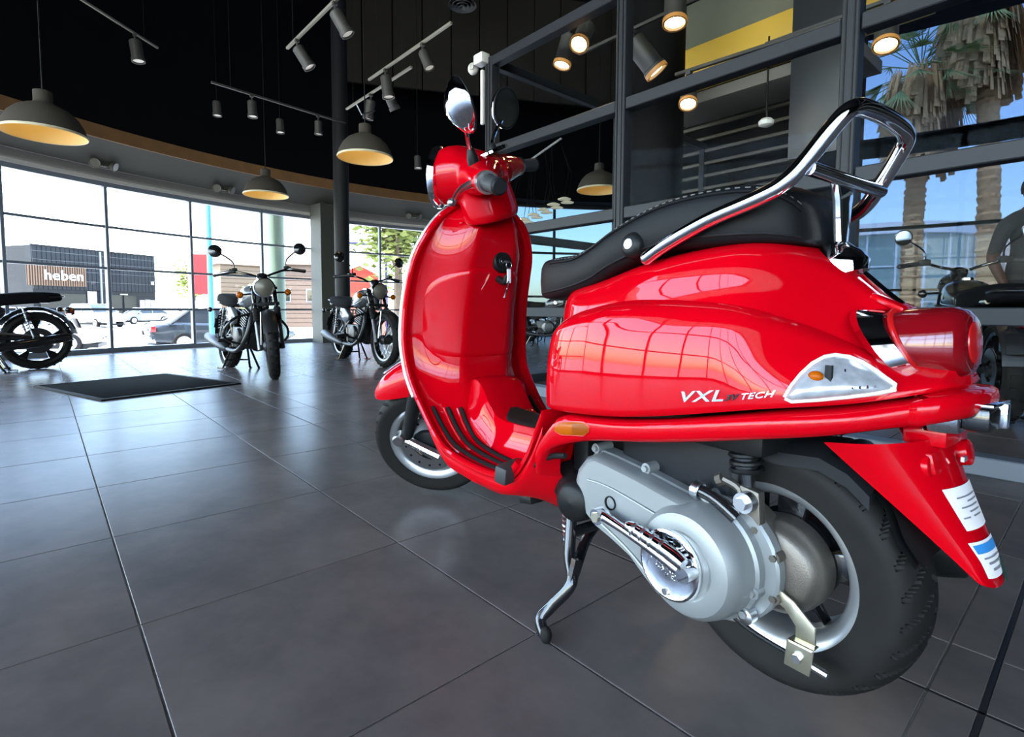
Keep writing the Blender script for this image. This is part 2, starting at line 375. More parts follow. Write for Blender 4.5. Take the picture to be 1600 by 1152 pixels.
# lightly tinted taller shop front past the office
win4 = struct('window_4'); ZC = [0, 1.0, 2.1, 3.3]
mull = MB(); mull.box((0, 0, 1.65), (.09, .05, 3.3)); mullc = mull.mesh('mullion', PARTFRAME, bevel=.004, segs=1)
for k in range(4):
    a = A_R-10.675*(k+1); link('mullion', mullc, win4, arc(RF-.02, a, 0), radians(a)); bay(a, 10.675, ZC, TINT2, win4)
for z, h_ in ((.05, .1), (1.0, .05), (2.1, .05), (3.28, .1)):
    ringpiece('transom', PARTFRAME, [(RF-.06, z-h_/2), (RF+.04, z-h_/2), (RF+.04, z+h_/2), (RF-.06, z+h_/2)], A_M, A_R, win4, n=40)
tag(ringpiece('wall_side', BULKM, [(RB, 3.3), (RB, 7.0), (RF+.1, 7.0), (RF+.1, 3.3)], A_M, A_R, n=40), kind='structure')
b = MB(); b.loft([[arc(r, A_R+d, z) for r, z in ((RB-.02, 2.45), (RF+.1, 2.45), (RF+.1, 3.5), (RB-.02, 3.5))] for d in (-.3, .3)]); tag(b.build('trim_5', BULKM), kind='structure')
# tall tinted glazing on the far right
win2 = struct('window_3')
ZT2 = [0, 1.15, 2.55, 4.4, 7.0]
angs2 = [-61.5, -70, -88, -104, -120]
tm = MB(); tm.box((0, 0, 3.5), (.12, .09, 7.0)); tm_me = tm.mesh('mullion', PARTFRAME, bevel=.004, segs=1)
for a, a2 in zip(angs2, angs2[1:]+[None]):
    link('mullion', tm_me, win2, arc(RF, a, 0), radians(a))
    if a2: bay(a2, a-a2, ZT2, TINT, win2)
for z, h_ in ((.05, .1), (1.15, .05), (2.55, .07), (4.4, .42)):
    ringpiece('transom', PARTFRAME if h_ < .3 else DARKWALL, [(RF-.06, z-h_/2), (RF+.06, z-h_/2), (RF+.06, z+h_/2), (RF-.06, z+h_/2)], A_T, A_M, win2, n=40)

# brown grooved panels high on the far wall
wp = struct('wall_far')
d0 = arc(RB-.35, 3.5, 0); d1 = arc(RB-.9, -52, 0); dv = (d1-d0); L = dv.length; dv.normalize(); nrm_ = V((dv.y, -dv.x, 0))
n_p = 15; pw_ = L/n_p
pm = MB(); pm.box((0, 0, 0), (pw_-.022, .05, 2.1)); pm_me = pm.mesh('panel', BROWNM, bevel=.004, segs=1)
for i in range(n_p): link('panel', pm_me, wp, d0+dv*(pw_*(i+.5))+V((0, 0, 5.98)), atan2(dv.y, dv.x))
b = MB(); b.box((d0+d1)/2+V((.0, 0, 5.98))-nrm_*(-.05 if nrm_.dot(d0-V((CX, CY, 0))) > 0 else .05), (L, .04, 2.1), rotz(atan2(dv.y, dv.x))); b.build('panel_backing', DARKWALL, wp)

# columns
mb = MB(); mb.lathe([(.12, 0), (.12, 7.0)], (8.35, -3.69, 0), (0, 0, 1), 28); mb.lathe([(.15, 0), (.15, .02), (.12, .03)], (8.35, -3.69, 0), (0, 0, 1), 28); c_ = tag(mb.build('column', P('dark_column', (.012, .012, .013), .6, spec=.2)), 'slim dark round column rising in front of the curved window', 'column'); 
mb = MB(); mb.box((10.55, -4.32, 1.36), (.42, .42, 2.72), rotz(.1)); tag(mb.build('column', P('olive_column', (.055, .055, .042), .6)), 'broad olive grey square column standing at the curved window', 'column')
mb = MB(); mb.lathe([(.24, GROUND), (.24, 3.0)], (12.6, -3.95, 0), (0, 0, 1), 28); tag(mb.build('column', P('green_column', (.20, .27, .21), .7)), 'pale green round column outside beyond the glass', 'column')

# ---- glazed office box on the right
OY = -2.94
part = struct('window_2')
def bar(a, b_, w, d, name='rail', m=PARTFRAME, parent=None, bev=.005):
    a, b_ = V(a), V(b_); t = (b_-a); Ln = t.length; t.normalize()
    up = V((0, 0, 1)) if abs(t.z) < .9 else V((1, 0, 0)); s_ = t.cross(up).normalized(); u = s_.cross(t)
    R = M((t, s_, u)).transposed(); b = MB(); b.box((a+b_)/2, (Ln, d, w), R); return b.build(name, m, parent or part, bevel=bev, segs=1)
PX = [3.6, 2.23, .9, -.43, -1.76, -3.1]; PZ = [.66, 1.32, 2.02, 2.75]
for i, x in enumerate(PX):
    bar((x, OY, 0), (x, OY, 2.79 if i < 2 else 4.2), .075 if i else .09, .09, 'post')
    for dx in (-.018, .018):
        if i < 3: bar((x+dx, OY+.047, .02), (x+dx, OY+.047, 2.74), .006, .006, 'glazing_bead', BLACK, bev=0)
for x0, x1 in zip(PX, PX[1:]):
    for z in PZ+([4.2] if x0 < 1 else []): bar((x0-.045, OY, z), (x1+.04, OY, z), .075, .085, 'rail')
    bar((x0-.045, OY, .04), (x1+.04, OY, .04), .08, .10, 'sill_rail', P('sill_grey', (.12, .14, .17), .35, .2))
    for z0, z1 in zip([.06]+PZ, PZ+([4.2] if x0 < 1 else [])):
        b = MB(); b.add([(x0, OY, z0), (x1, OY, z0), (x1, OY, z1), (x0, OY, z1)], [(0, 1, 2, 3)]); b.build('pane', PGLASS, part)
for z in (.04, 1.32, 2.75): bar((3.6, OY-.05, z), (3.6, -6.4, z), .075, .07, 'rail')
for y in (-4.65, -6.4): bar((3.6, y, 0), (3.6, y, 2.79), .07, .07, 'post')
for y0, y1 in ((OY, -4.65), (-4.65, -6.4)):
    for z0, z1 in ((.06, 1.32), (1.32, 2.75)):
        b = MB(); b.add([(3.6, y0, z0), (3.6, y1, z0), (3.6, y1, z1), (3.6, y0, z1)], [(0, 1, 2, 3)]); b.build('pane', PGLASS, part)
# things in and over the office
bw = struct('wall_right')
mb = MB(); mb.box((3.15, -6.55, 4.15), (2.42, .2, 5.7)); mb.build('wall_core', DARKWALL, bw)
for k in range(11):
    z = 1.45+.155*k; b = MB(); b.box((3.25, -6.40, z), (2.15, .05, .035)); b.build('slat', P('slat_brown', (.10, .09, .066), .5), bw, bevel=.004) if k == 0 else link('slat', bpy.data.objects['slat'].data, bw, (0, 0, .155*k))
mb = MB(); mb.box((2.65, -6.15, 3.62), (2.75, .5, .32)); tag(mb.build('beam', P('yellow_paint', (.80, .52, .07), .55), bevel=.01), 'ochre yellow beam crossing above the glazed office', 'beam')
mb = MB(); mb.box((2.7, -6.1, 4.2), (2.5, .3, .8)); tag(mb.build('bulkhead', P('sage_green_paint', (.17, .18, .12), .6)), 'sage green bulkhead panel above the yellow beam', 'bulkhead')
mb = MB(); mb.box((2.62, -5.75, 2.98), (2.05, .62, .12)); tag(mb.build('soffit_panel', P('stone_grey', (.16, .152, .13), .65), bevel=.01), 'long pale grey soffit panel under the yellow beam', 'panel')
mb = MB(); mb.box((1.92, -5.38, 2.98), (.46, .03, 1.75)); tag(mb.build('reflection_panel', P('smoke_panel', (.026, .031, .034), .35), bevel=.004), 'smoke grey panel added for a pane reflection beside the tall window', 'panel')  # reflection in a pane, built as an added solid sheet
mb = MB(); mb.lathe([(.27, 0), (.27, 6.9)], (3.32, -4.95, 0), (0, 0, 1), 32); tag(mb.build('column', P('charcoal_column', (.004, .004, .004), .7, spec=.1)), 'thick charcoal round column inside the glazed office', 'column')
mb = MB(); mb.lathe([(0, -.012), (.03, -.012), (.055, 0), (.06, .03), (.04, .05), (.0, .05)], (1.98, -4.5, 2.19), (0, 0, 1), 24); mb.lathe([(.008, .05), (.008, .7)], (1.98, -4.5, 2.19), (0, 0, 1), 8, mi=1); tag(mb.build('smoke_detector', [WHITEP, BLACK]), 'small white round detector hanging inside the office', 'detector')
# alarm siren box and motion sensor at the corner post
t = thing('motion_sensor', 'cream motion sensor on the corner post of the glazed office', 'sensor', (3.66, -2.90, 2.76))
b = MB(); b.box((0, .03, .02), (.12, .09, .085)); b.build('bracket', WHITEP, t, bevel=.012)
b = MB(); b.ball((.13, .02, -.01), (.05, .045, .05), 16, 12); h = b.build('sensor_head', WHITEP, t); b = MB(); b.box((.10, .058, -.01), (.05, .012, .05)); b.build('sensor_lens', P('sensor_lens', (.45, .43, .38), .2), h, bevel=.004)
bar((3.665, -2.885, 2.25), (3.665, -2.885, 2.70), .03, .03, 'cable_duct', WHITEP, t).matrix_parent_inverse = M.Translation((-3.66, 2.90, -2.76))

# ---- round duct diffuser
t = thing('air_diffuser', 'round ringed air diffuser hanging at the top centre', 'air vent', (7.74, -5.65, 5.9))
b = MB(); b.lathe([(.17, .0), (.17, 1.1)], (0, 0, 0), (0, 0, 1), 24); b.build('duct', DARKGREY, t)
for i, r in enumerate((.24, .18, .12, .06)):
    b = MB(); b.lathe([(r-.035, .03-.012*i), (r, -.01-.012*i), (r+.004, -.006-.012*i), (r-.03, .04-.012*i)], (0, 0, 0), (0, 0, 1), 32); b.build('diffuser_ring', P('vent_grey', (.10, .10, .095), .5), t)

# ---- lamps
LAMPIN = P('lamp_cream', (.74, .56, .22), .6); LAMPOUT = P('lamp_taupe', (.055, .048, .038), .8, spec=.2)
BULB = P('warm_bulb', (1, .8, .5), .3, emit=(1, .62, .26), es=5)
def pendant(loc, dia, label, top, lit=2.2):
    t = thing('pendant_lamp', label, 'lamp', loc, 0, None); R = dia/2
    prof = [(R, 0), (R*.985, .02), (R*.93, R*.26), (R*.8, R*.5), (R*.62, R*.68), (R*.42, R*.79), (R*.25, R*.86), (R*.22, R*.92), (R*.22, R*1.2), (R*.12, R*1.24), (0, R*1.24)]
    b = MB(); b.lathe(prof, n=44); b.build('lamp_shade', LAMPOUT, t, angle=50)
    b = MB(); b.lathe([(R*.985, .0), (R*.97, .02), (R*.91, R*.25), (R*.78, R*.48), (R*.6, R*.65), (R*.4, R*.76), (R*.2, R*.82), (0, R*.82)], n=44); b.build('shade_lining', LAMPIN, t, angle=50)
    b = MB(); b.lathe([(R*1.0, -.006), (R*1.015, .004), (R*1.0, .016), (R*.985, .004), (R*1.0, -.006)], n=44); b.build('shade_rim', P('rim_cream', (.6, .55, .38), .5), t)
    b = MB(); b.ball((0, 0, R*.55), (.05, .05, .065)); b.tube([(0, 0, R*.58), (0, 0, R*.8)], .03, 12); b.build('bulb', BULB, t)
    b = MB(); b.tube([(0, 0, R*1.2), (0, 0, top-loc[2])], .006, 6); b.build('cord', BLACK, t)
    l = bpy.data.lights.new('pendant_light', 'POINT'); l.energy = lit; l.color = (1, .80, .48); l.shadow_soft_size = .06
    lo = bpy.data.objects.new('pendant_light', l); COL.objects.link(lo); lo.parent = t; lo.location = (0, 0, R*.36)
pendant((6.42, -.085, 2.22), .62, 'large taupe dome pendant at far left, nearest the window', 7.0)
pendant((8.45, -2.57, 2.35), .62, 'farthest taupe dome pendant, hanging close to the curved window left of the dark column', 7.0)
pendant((5.62, -2.77, 2.35), .60, 'taupe dome pendant hanging in front of the dark column', 7.0)
pendant((5.0, -6.05, 2.38), .62, 'dome pendant seen through the glazed office, left of its column', 7.0, 1.2)
TRK = P('track_rail', (.30, .28, .22), .5, .3); SPOTB = P('spot_body', (.05, .048, .042), .5); SPOTL = P('spot_lens', (.6, .6, .58), .3, emit=(1, .95, .85), es=.5)
WARML = P('lit_spot_lens', (1, .8, .5), .3, emit=(1, .62, .28), es=26); WARMR = P('lit_spot_rim', (.35, .17, .05), .4, emit=(1, .45, .1), es=.35)
def spot(parent, p, d, size=1.0, lens=SPOTL, rim=None, name='spot_head'):
    d = V(d).normalized(); p = V(p); r = .052*size; Ln = .20*size
    b = MB(); b.lathe([(0, 0), (r*.8, 0), (r, .012), (r, Ln*.82), (r*1.12, Ln*.84), (r*1.12, Ln), (r*.95, Ln), (r*.9, Ln*.9)], p, d, 20); s_ = b.build(name, SPOTB, parent, angle=40)
    b = MB(); b.lathe([(0, Ln*.93), (r*.93, Ln*.93)], p, d, 20); b.build('spot_lens', lens, s_)
    if rim: b = MB(); b.lathe([(r*.95, Ln), (r*1.14, Ln), (r*1.14, Ln*.9)], p, d, 20); b.build('spot_rim', rim, s_)
    return s_
def track(a, b_, label, heads, hang=True, top=7.0, lens=SPOTL, rim=None, m=TRK, lit=None, cat='track light'):
    a, b_ = V(a), V(b_); t = thing('track_light', label, cat, a)
    dvec = b_-a; bar((0, 0, 0), dvec, .026, .03, 'track_rail', m, t, .003)
    if hang:
        for f in (.12, .88): b = MB(); b.tube([dvec*f, dvec*f+V((0, 0, top-a.z))], .004, 5); b.build('hanger_wire', BLACK, t)
    for f, d, sz in heads:
        p = dvec*f; b = MB(); b.tube([p+V((0, 0, -.01)), p+V((0, 0, -.085))], .011, 8); b.box(p+V((0, 0, -.02)), (.04, .04, .03)); b.build('spot_stem', SPOTB, t)
        spot(t, p+V((0, 0, -.09)), d, sz, lens, rim)
        if lit:
            l = bpy.data.lights.new('office_spot', 'SPOT'); l.energy = lit; l.color = (1, .66, .36); l.spot_size = radians(80); l.shadow_soft_size = .05
            lo = bpy.data.objects.new('office_spot', l); COL.objects.link(lo); lo.parent = t; lo.location = p+V((0, 0, -.09))+V(d).normalized()*.22*sz; lo.rotation_euler = (-V(d)).to_track_quat('Z', 'Y').to_euler()
track((6.12, -2.12, 3.5), (4.7, -2.14, 3.5), 'track light with two tilted spots at the top edge, left of centre', [(.2, (-.3, -.55, -1), 1.15), (.85, (-.3, -.5, -1), 1.15)])
track((6.27, -3.15, 3.5), (4.5, -3.15, 3.5), 'upper of the two parallel tracks right of the dark column', [(.24, (-.1, -.1, -1), 1.25), (.70, (-.35, -.25, -1), 1.0)])
track((7.38, -3.36, 3.5), (5.61, -3.36, 3.5), 'lower of the two parallel tracks right of the dark column', [(.42, (.2, .1, -1), 1.2), (.66, (.05, -.6, -1), 1.2)])
track((7.92, -1.77, 3.6), (8.23, -3.73, 3.6), 'long thin track with two spots before the black bulkhead', [(.26, (-.1, 0, -1), 1.1), (.76, (0, 0, -1), 1.0)], m=SPOTB)
track((7.5, .1, 4.2), (8.81, -1.33, 4.2), 'track with one spot at the upper left', [(.80, (-.1, -.1, -1), 1.35)])
for p, lb in (((9.2, -3.04, 3.75), 'lone black spot under the long thin track'), ((9.2, -2.12, 3.8), 'faint black spot left of the long thin track'), ((8.42, -5.15, 3.4), 'lone small spot beside the red headset, before the black wall')):
    t = thing('spotlight', lb, 'spotlight', p); spot(t, (0, 0, 0), (-.1, 0, -1), 1.1); b = MB(); b.tube([(0, 0, 0), (0, 0, 7-p[2])], .006, 6); b.build('stem', BLACK, t)
t = thing('downlight', 'round recessed style downlight above the left pendant', 'downlight', (9.45, -.08, 4.05)); b = MB(); b.lathe([(.09, 0), (.10, .0), (.10, .12), (0, .12)], n=24); b.build('housing', SPOTB, t); b = MB(); b.lathe([(0, .015), (.09, .015)], n=24); b.build('lens', P('pale_lens', (.5, .5, .5), .4, emit=(1, 1, 1), es=.35), t); b = MB(); b.tube([(0, 0, .1), (0, 0, 2.9)], .01, 6); b.build('stem', BLACK, t)
t = thing('lamp_hook', 'small bent wire hook above the middle pendant', 'hook', (5.80, -2.86, 2.9)); b = MB(); b.tube([(0, .1, .08), (0, .04, -.02), (0, -.12, .06)], .008, 6); b.build('wire', STEEL, t)
# twin-head emergency lights on the fascia
for a, lb in ((23.9, 'leftmost of the twin emergency lights above the curved window'), (13.6, 'second twin emergency light from the left above the window'), (2.2, 'third twin emergency light, left of the dark column'), (-8.8, 'fourth twin emergency light, beside the red leg shield')):
    p = arc(10.04, a, 2.76); t = thing('emergency_light', lb, 'light', p, radians(a))
    b = MB(); b.box((0, 0, 0), (.10, .16, .09)); b.build('lamp_body', P('beige_plastic', (.10, .095, .07), .6), t, bevel=.015)
    for e in (1, -1):
        b = MB(); b.lathe([(.035, 0), (.06, .03), (.072, .08), (.066, .085), (.05, .075), (0, .07)], (-.04, e*.10, -.01), (-.75, e*.45, -.35), 20); h = b.build('lamp_head', P('grey_metal', (.10, .095, .075), .4, .4), t)
        b = MB(); b.lathe([(0, .079), (.06, .079)], (-.04, e*.10, -.01), (-.75, e*.45, -.35), 20); b.build('head_glass', P('pale_glass', (.16, .155, .13), .2), h)
# lit spots over the glazed office
track((3.53, -3.30, 2.98), (2.1, -3.30, 2.98), 'track in the office corner carrying the two left lit spots', [(.33, (.1, .25, -1), 1.25), (.46, (-.25, .75, -1), 1.25)], False, lens=WARML, rim=WARMR, m=SPOTB, lit=6)
track((3.4, -3.80, 3.02), (2.2, -3.80, 3.02), 'office track whose spot is turned to the side', [(.50, (-.55, -.55, -1), 1.7)], False, lens=WARML, rim=WARMR, m=SPOTB)
track((2.75, -3.58, 3.15), (1.75, -3.62, 3.15), 'office track with one lit spot near the yellow beam', [(.47, (-.1, .15, -1), 1.5)], False, lens=WARML, rim=WARMR, m=SPOTB, lit=6)
track((2.47, -3.93, 2.58), (1.30, -4.02, 2.58), 'office track with one lit spot under the grey soffit', [(.10, (-.25, .45, -1), 1.2)], False, lens=WARML, rim=WARMR, m=SPOTB, lit=6)
track((1.9, -4.26, 2.72), (.7, -4.26, 2.72), 'office track with one lit spot before the palm trees', [(.66, (-.1, .4, -1), 1.3)], False, lens=WARML, rim=WARMR, m=SPOTB, lit=7)
# cluster pendant: many small discs on strings
t = thing('cluster_pendant', 'cluster pendant of many small cream discs on thin cords', 'lamp', (8.35, -8.0, 2.8))
bar((-.75, 0, 1.32), (.62, 0, .95), .03, .04, 'ceiling_bar', P('white_bar', (.6, .6, .56), .4), t)
k = 0
for r_ in range(2):
    for i in range(7):
        p = V((-.85+.30*i+.12*r_, -.22*r_, .10-.065*i-.02*r_)); b = MB(); b.lathe([(0, .035), (.06, .03), (.135, .0), (.13, -.012), (.0, -.005)], p, (0, 0, 1), 20); d_ = b.build('lamp_disc', P('disc_cream', (.72, .68, .5), .5, emit=(1, .9, .6), es=.25) if k == 0 else bpy.data.materials['disc_cream'], t); k += 1
        q = V((-.7+.21*i, 0, 1.3-.057*i)); b = MB(); b.tube([p+V((0, 0, .03)), p+V((.12 if i % 2 else -.12, 0, .55)), q], .006, 5); b.build('cord', BLACK, t)

# doormat
t = thing('doormat', 'black rubber backed doormat lying on the grey tiles', 'doormat', (5.62, -.62, 0), .297)
MATM = P('mat_black', (.0025, .0025, .003), .9, spec=.04, bump=.5, bscale=300)
b = MB(); b.box((0, 0, .005), (1.29, 1.06, .010)); b.build('mat_pile', MATM, t, bevel=.004)
for sx, sy, lx, ly in ((0, .515, 1.29, .035), (0, -.515, 1.29, .035), (.628, 0, .035, 1.0), (-.628, 0, .035, 1.0)): b = MB(); b.box((sx, sy, .006), (lx, ly, .014)); b.build('mat_border', RUBBER, t, bevel=.004)
# ================================================================== the red scooter
SC = thing('scooter', 'large glossy red scooter with black seat parked on its centre stand in the foreground', 'scooter', (.3604, -.9554, 0), -.0954)
ST_A = V((.87, 0, .98)); ST_AX = V((-.447, 0, .894)).normalized(); ST_R = M.Rotation(radians(47), 3, ST_AX)
def steer(p): return ST_A + ST_R @ (V(p)-ST_A)

ZP = [(-.25, .585), (-.22, .577), (-.156, .557), (-.05, .538), (.12, .502), (.235, .483), (.40, .468), (.52, .462)]
ZT = [(-.235, .625), (-.2, .652), (-.147, .69), (-.113, .722), (-.077, .762), (-.05, .79), (0, .806), (.09, .805), (.22, .79), (.35, .757), (.48, .738), (.52, .70)]
WB = [(-.236, .064), (-.2, .100), (-.15, .138), (-.08, .177), (0, .194), (.1, .2), (.25, .196), (.40, .182), (.46, .156), (.49, .112), (.506, .045)]
FU = [(0, .985), (.12, 1.0), (.3, .99), (.48, .94), (.58, .86), (.66, .815), (.78, .785), (.87, .745), (.93, .66), (.97, .48), (.99, .28), (1, 0)]
def smo(tab, x):
    w = max(0, min(.055, x-tab[0][0], tab[-1][0]-x)); return sum(k*interp(tab, x+w*d) for d, k in ((-1, .1), (-.5, .25), (0, .3), (.5, .25), (1, .1)))
zp = lambda x: interp(ZP, x); zt = lambda x: smo(ZT, x); wb = lambda x: smo(WB, x)
FT = [(0, .985), (.12, .985), (.25, .87), (.45, .58), (.65, .38), (.85, .20), (.97, .12), (1, 0)]
def fsec(x, u): k = ss(.02, -.13, x); return (1-k)*interp(FU, u)+k*interp(FT, u)
def ysurf(x, z):
    u = min(1, max(0, (z-zp(x))/(zt(x)-zp(x)))); return wb(x)*fsec(x, u)
def body_pt(u, v):
    x = .506-.742*u; a = 2*v-1; q = 1-abs(a)
    q = q**.8 if q > 0 else 0
    z = zp(x)+(zt(x)-zp(x))*q; return V((x, (1 if a >= 0 else -1)*-wb(x)*fsec(x, q), z))
mb = MB(); mb.grid(body_pt, 52, 56)
mb.add([body_pt(0, j/56) for j in range(57)], [tuple(range(57))])
mb.add([body_pt(1, j/56) for j in range(57)], [tuple(range(57))])
rb_ = mb.build('rear_body', RED, SC, angle=180); m_ = rb_.modifiers.new('smooth', 'SMOOTH'); m_.factor = .5; m_.iterations = 8

# engine cowls bulging from both flanks
ZHI = [(-.21, .592), (-.17, .612), (-.12, .638), (-.06, .668), (0, .69), (.1, .70), (.2, .702), (.3, .692), (.37, .674), (.42, .648), (.455, .612), (.475, .572), (.49, .525)]
def cowl_pt(s, t):
    x = .488-.70*s; zl = zp(x)+.004; zh = interp(ZHI, x); z = zl+(zh-zl)*t
    qf = min(1, s/.16); qr = min(1, (1-s)/.70); qt = min(1, (1-t)/.16); qb = min(1, t/.06+.3)
    r = lambda q: sqrt(max(0, 1-(1-q)**2))
    ys = ysurf(x, z)-.005; yc = wb(x)+.026-.026*max(0, t-.15)**2-.004*(1-t)**2
    yc = ys+max(.012, yc-ys)*r(qf)*r(qt)*r(qb)*qr**.8
    return V((x, yc, z))
for sd_ in (1, -1):
    mb = MB(); mb.grid(cowl_pt, 46, 30)
    if sd_ < 0: mb.mirror_y()
    mb.build('side_cowl', RED, SC, angle=70)
def cowl_y(x, z):
    s = (.488-x)/.70; zl = zp(x)+.004; zh = interp(ZHI, x)
    if 0 < s < 1 and zl < z < zh: return max(ysurf(x, z), cowl_pt(s, (z-zl)/(zh-zl)).y)
    return ysurf(x, z)

# frame rail: the red band below the cowls, wrapping round the tail
ZL = [(-.25, .545), (-.2, .532), (-.125, .512), (-.05, .497), (.054, .474), (.16, .452), (.285, .428), (.36, .405), (.42, .375), (.46, .34)]
plan = []
for i in range(34):
    x = .455-.655*i/33; plan.append((x, wb(x)*.985+.007+.038*ss(.33, .455, x)))
for i in range(1, 7):
    t = i/7*PI/2; plan.append((-.2-.052*sin(t), .026+(.112-.026)*cos(t)))
plan = plan+[(-.2525, 0)]+[(x, -y) for x, y in plan[::-1]]
mb = MB(); rings = []
for i, (x, y) in enumerate(plan):
    a = V(plan[max(i-1, 0)]); b = V(plan[min(i+1, len(plan)-1)]); t = (b-a).normalized(); n = V((t.y, -t.x))
    if n.dot(V((x-.1, y))) < 0: n = -n
    h0, h1 = zp(x)-.004-.085*ss(.36, .455, x), interp(ZL, x)-.03*ss(.40, .455, x)
    sec = [(-.045, h0), (-.004, h0), (.004, h0-.005), (.006, h0-.014), (.004, h1+.010), (-.001, h1+.003), (-.008, h1), (-.05, h1)]
    rings.append([V((x+n.x*o, y+n.y*o, z)) for o, z in sec])
mb.loft(rings, True, True); mb.build('frame_rail', RED, SC, angle=50)

# rear mudguard sweeping down behind the wheel
def fend(u, v, off=0):
    hw = .128*(1-u)+.043*u-.016*u*(1-u); a = (v-.5)*PI*.98
    xe = -.105-.158*u**1.05; ze = .498-.158*u; xc = -.212-.068*u**1.1; zc = .51-.172*u
    k = cos(a)**.75 if cos(a) > 0 else 0
    tipz = -.012*ss(.85, 1, u)
    return V((xe+(xc-xe)*k-off*k, hw*sin(a)*(1+off*6), ze+(zc-ze)*k+tipz*k))
mb = MB(); mb.grid(lambda u, v: fend(u, v), 26, 26); mb.grid(lambda u, v: fend(u, v)+V((.004, 0, -.001)), 26, 26)
mb.loft([[fend(1, j/26) for j in range(27)], [fend(1, j/26)+V((.004, 0, -.001)) for j in range(27)]], False, False)
mb.build('rear_mudguard', RED, SC, angle=60)
mb = MB()
mb.tube([(-.182, .055, .472), (-.214, .055, .476)], [.016, .016], 14); mb.tube([(-.175, -.055, .472), (-.228, -.055, .482)], [.019, .019], 14)
mb.box((-.208, 0, .478), (.02, .12, .03), M.Rotation(.25, 3, 'Y')); mb.box((-.20, .0, .515), (.05, .09, .03))
mb.build('plate_mount', RED, SC, bevel=.004)
b0 = MB(); b0.box((-.232, -.006, .481), (.004, .014, .007)); b0.build('mount_screw_plate', STEEL, SC)
def sticker(name, u0, u1, v0, v1, m, off=.0012, nu=8, nv=10):
    b = MB(); b.grid(lambda a, c: fend(u0+(u1-u0)*a, v0+(v1-v0)*c)+V((-off, 0, off*.3)), nu, nv); return b.build(name, m, SC, angle=180)
lab = sticker('paper_label', .36, .66, .38, .70, PAPER, .0018); lab['label'] = 'white printed paper label'
for k, (ua, va, vb) in enumerate([(.43, .42, .64), (.465, .42, .56), (.50, .44, .64), (.535, .44, .58), (.57, .45, .56), (.57, .60, .67)]):
    b = MB(); b.grid(lambda a, c: fend(ua+.010*a, va+(vb-va)*c)+V((-.0026, 0, .0008)), 1, 6); b.build('print_line', PRINT, lab, angle=180)
lab2 = sticker('registration_sticker', .74, .95, .38, .76, PAPER, .0018); lab2['label'] = 'white sticker with a blue top'
b = MB(); b.grid(lambda a, c: fend(.76+.06*a, .40+.34*c)+V((-.0026, 0, .0008)), 2, 6); b.build('blue_print', BLUEP, lab2, angle=180)
for k in range(3):
    b = MB(); b.grid(lambda a, c: fend(.85+.03*k+.010*a, .42+(.28-.04*k)*c)+V((-.0026, 0, .0008)), 1, 5); b.build('print_line', PRINT, lab2, angle=180)
b = MB(); b.grid(lambda a, c: fend(.88+.12*a, .30+.14*c)+V((-.003, 0, .001)), 3, 3); b.build('green_film_tag', GREENM, SC, angle=180)
mb = MB(); mb.loft([[V((x, -.06+.12*j/8, z+.012*sin(PI*j/8))) for j in range(9)] for x, z in ((-.10, .47), (-.15, .44), (-.175, .405), (-.19, .365), (-.213, .335))], False, False)
mb.loft([[V((x+.01, -.06+.12*j/8, z-.004+.012*sin(PI*j/8))) for j in range(9)] for x, z in ((-.10, .47), (-.15, .44), (-.175, .405), (-.19, .365), (-.213, .335))], False, False)
mb.build('mud_flap', BLACK, SC)

# ---- leg shield and floorboard: one pressed sheet
ROWS = [(1.000, .969, .088, .905), (.985, .970, .112, .895), (.96, .973, .147, .888), (.93, .98, .172, .888), (.90, .990, .190, .892), (.85, 1.010, .211, .903), (.79, 1.034, .221, .92), (.69, 1.06, .227, .943),
        (.59, 1.068, .230, .958), (.50, 1.055, .224, .962), (.44, 1.018, .221, .948), (.385, .97, .216, .92), (.335, .912, .213, .885), (.298, .845, .211, .835), (.282, .76, .208, .76), (.277, .66, .205, .66),
        (.283, .585, .203, .585), (.31, .525, .203, .525), (.365, .478, .204, .478), (.42, .45, .203, .45), (.465, .435, .196, .435)]
ROWT = [(i, r[0], r[1], r[2], r[3]) for i, r in enumerate(ROWS)]
def shield(s, v, off=0):
    z, xe, w, xc = interp(ROWT, s*20); a = abs(v)
    g = 1-ss(.30, .985, a); lip = .012*ss(.90, .97, a)*(1-ss(.55, .7, s))
    rise = .035*ss(.62, .2, a)*0
    x = xe+(xc-xe)*g-lip
    n = V((-1, 0, 0)) if s < .5 else V((-(1-ss(.5, .68, s)), 0, ss(.5, .68, s)+.001)).normalized()
    if s > .8: n = V((.8*ss(.8, .9, s), 0, 1-.6*ss(.8, .95, s))).normalized()
    return V((x, w*v, z))+n*off
mb = MB(); mb.grid(lambda u, v: shield(u, 2*v-1), 80, 48)
def outer(u, v):
    a = 2*v-1; p = shield(u, a*.997)
    b = (1-a*a)*.05*(1-ss(.35, .55, u))+.016
    n = V((1, 0, 0)) if u < .5 else V((1-ss(.5, .68, u), 0, -ss(.5, .68, u)-.001)).normalized()
    return p+n*b
mb.grid(outer, 80, 48)
for e in (0, 1): mb.loft([[shield(i/80, 2*e-1) for i in range(81)], [outer(i/80, e) for i in range(81)]], False, False)
for e in (0, 1): mb.loft([[shield(e, 2*j/48-1) for j in range(49)], [outer(e, j/48) for j in range(49)]], False, False)
mb.build('leg_shield', RED, SC, angle=75)
for e in (1, -1):
    mb = MB(); mb.tube([shield(.015+i/60*.86, e*.995)+V((.006, 0, 0)) for i in range(61)], .0095, 10); mb.build('shield_edge', RED, SC)
    mb = MB(); mb.tube([shield(.004+i/40*.515, e*1.0)+V((.017, e*.004, 0)) for i in range(41)], .0082, 10); o = mb.build('shield_trim', P('trim_white_chrome', (.72, .73, .73), .18, .55), SC); o['label'] = 'pale chrome edge trim'
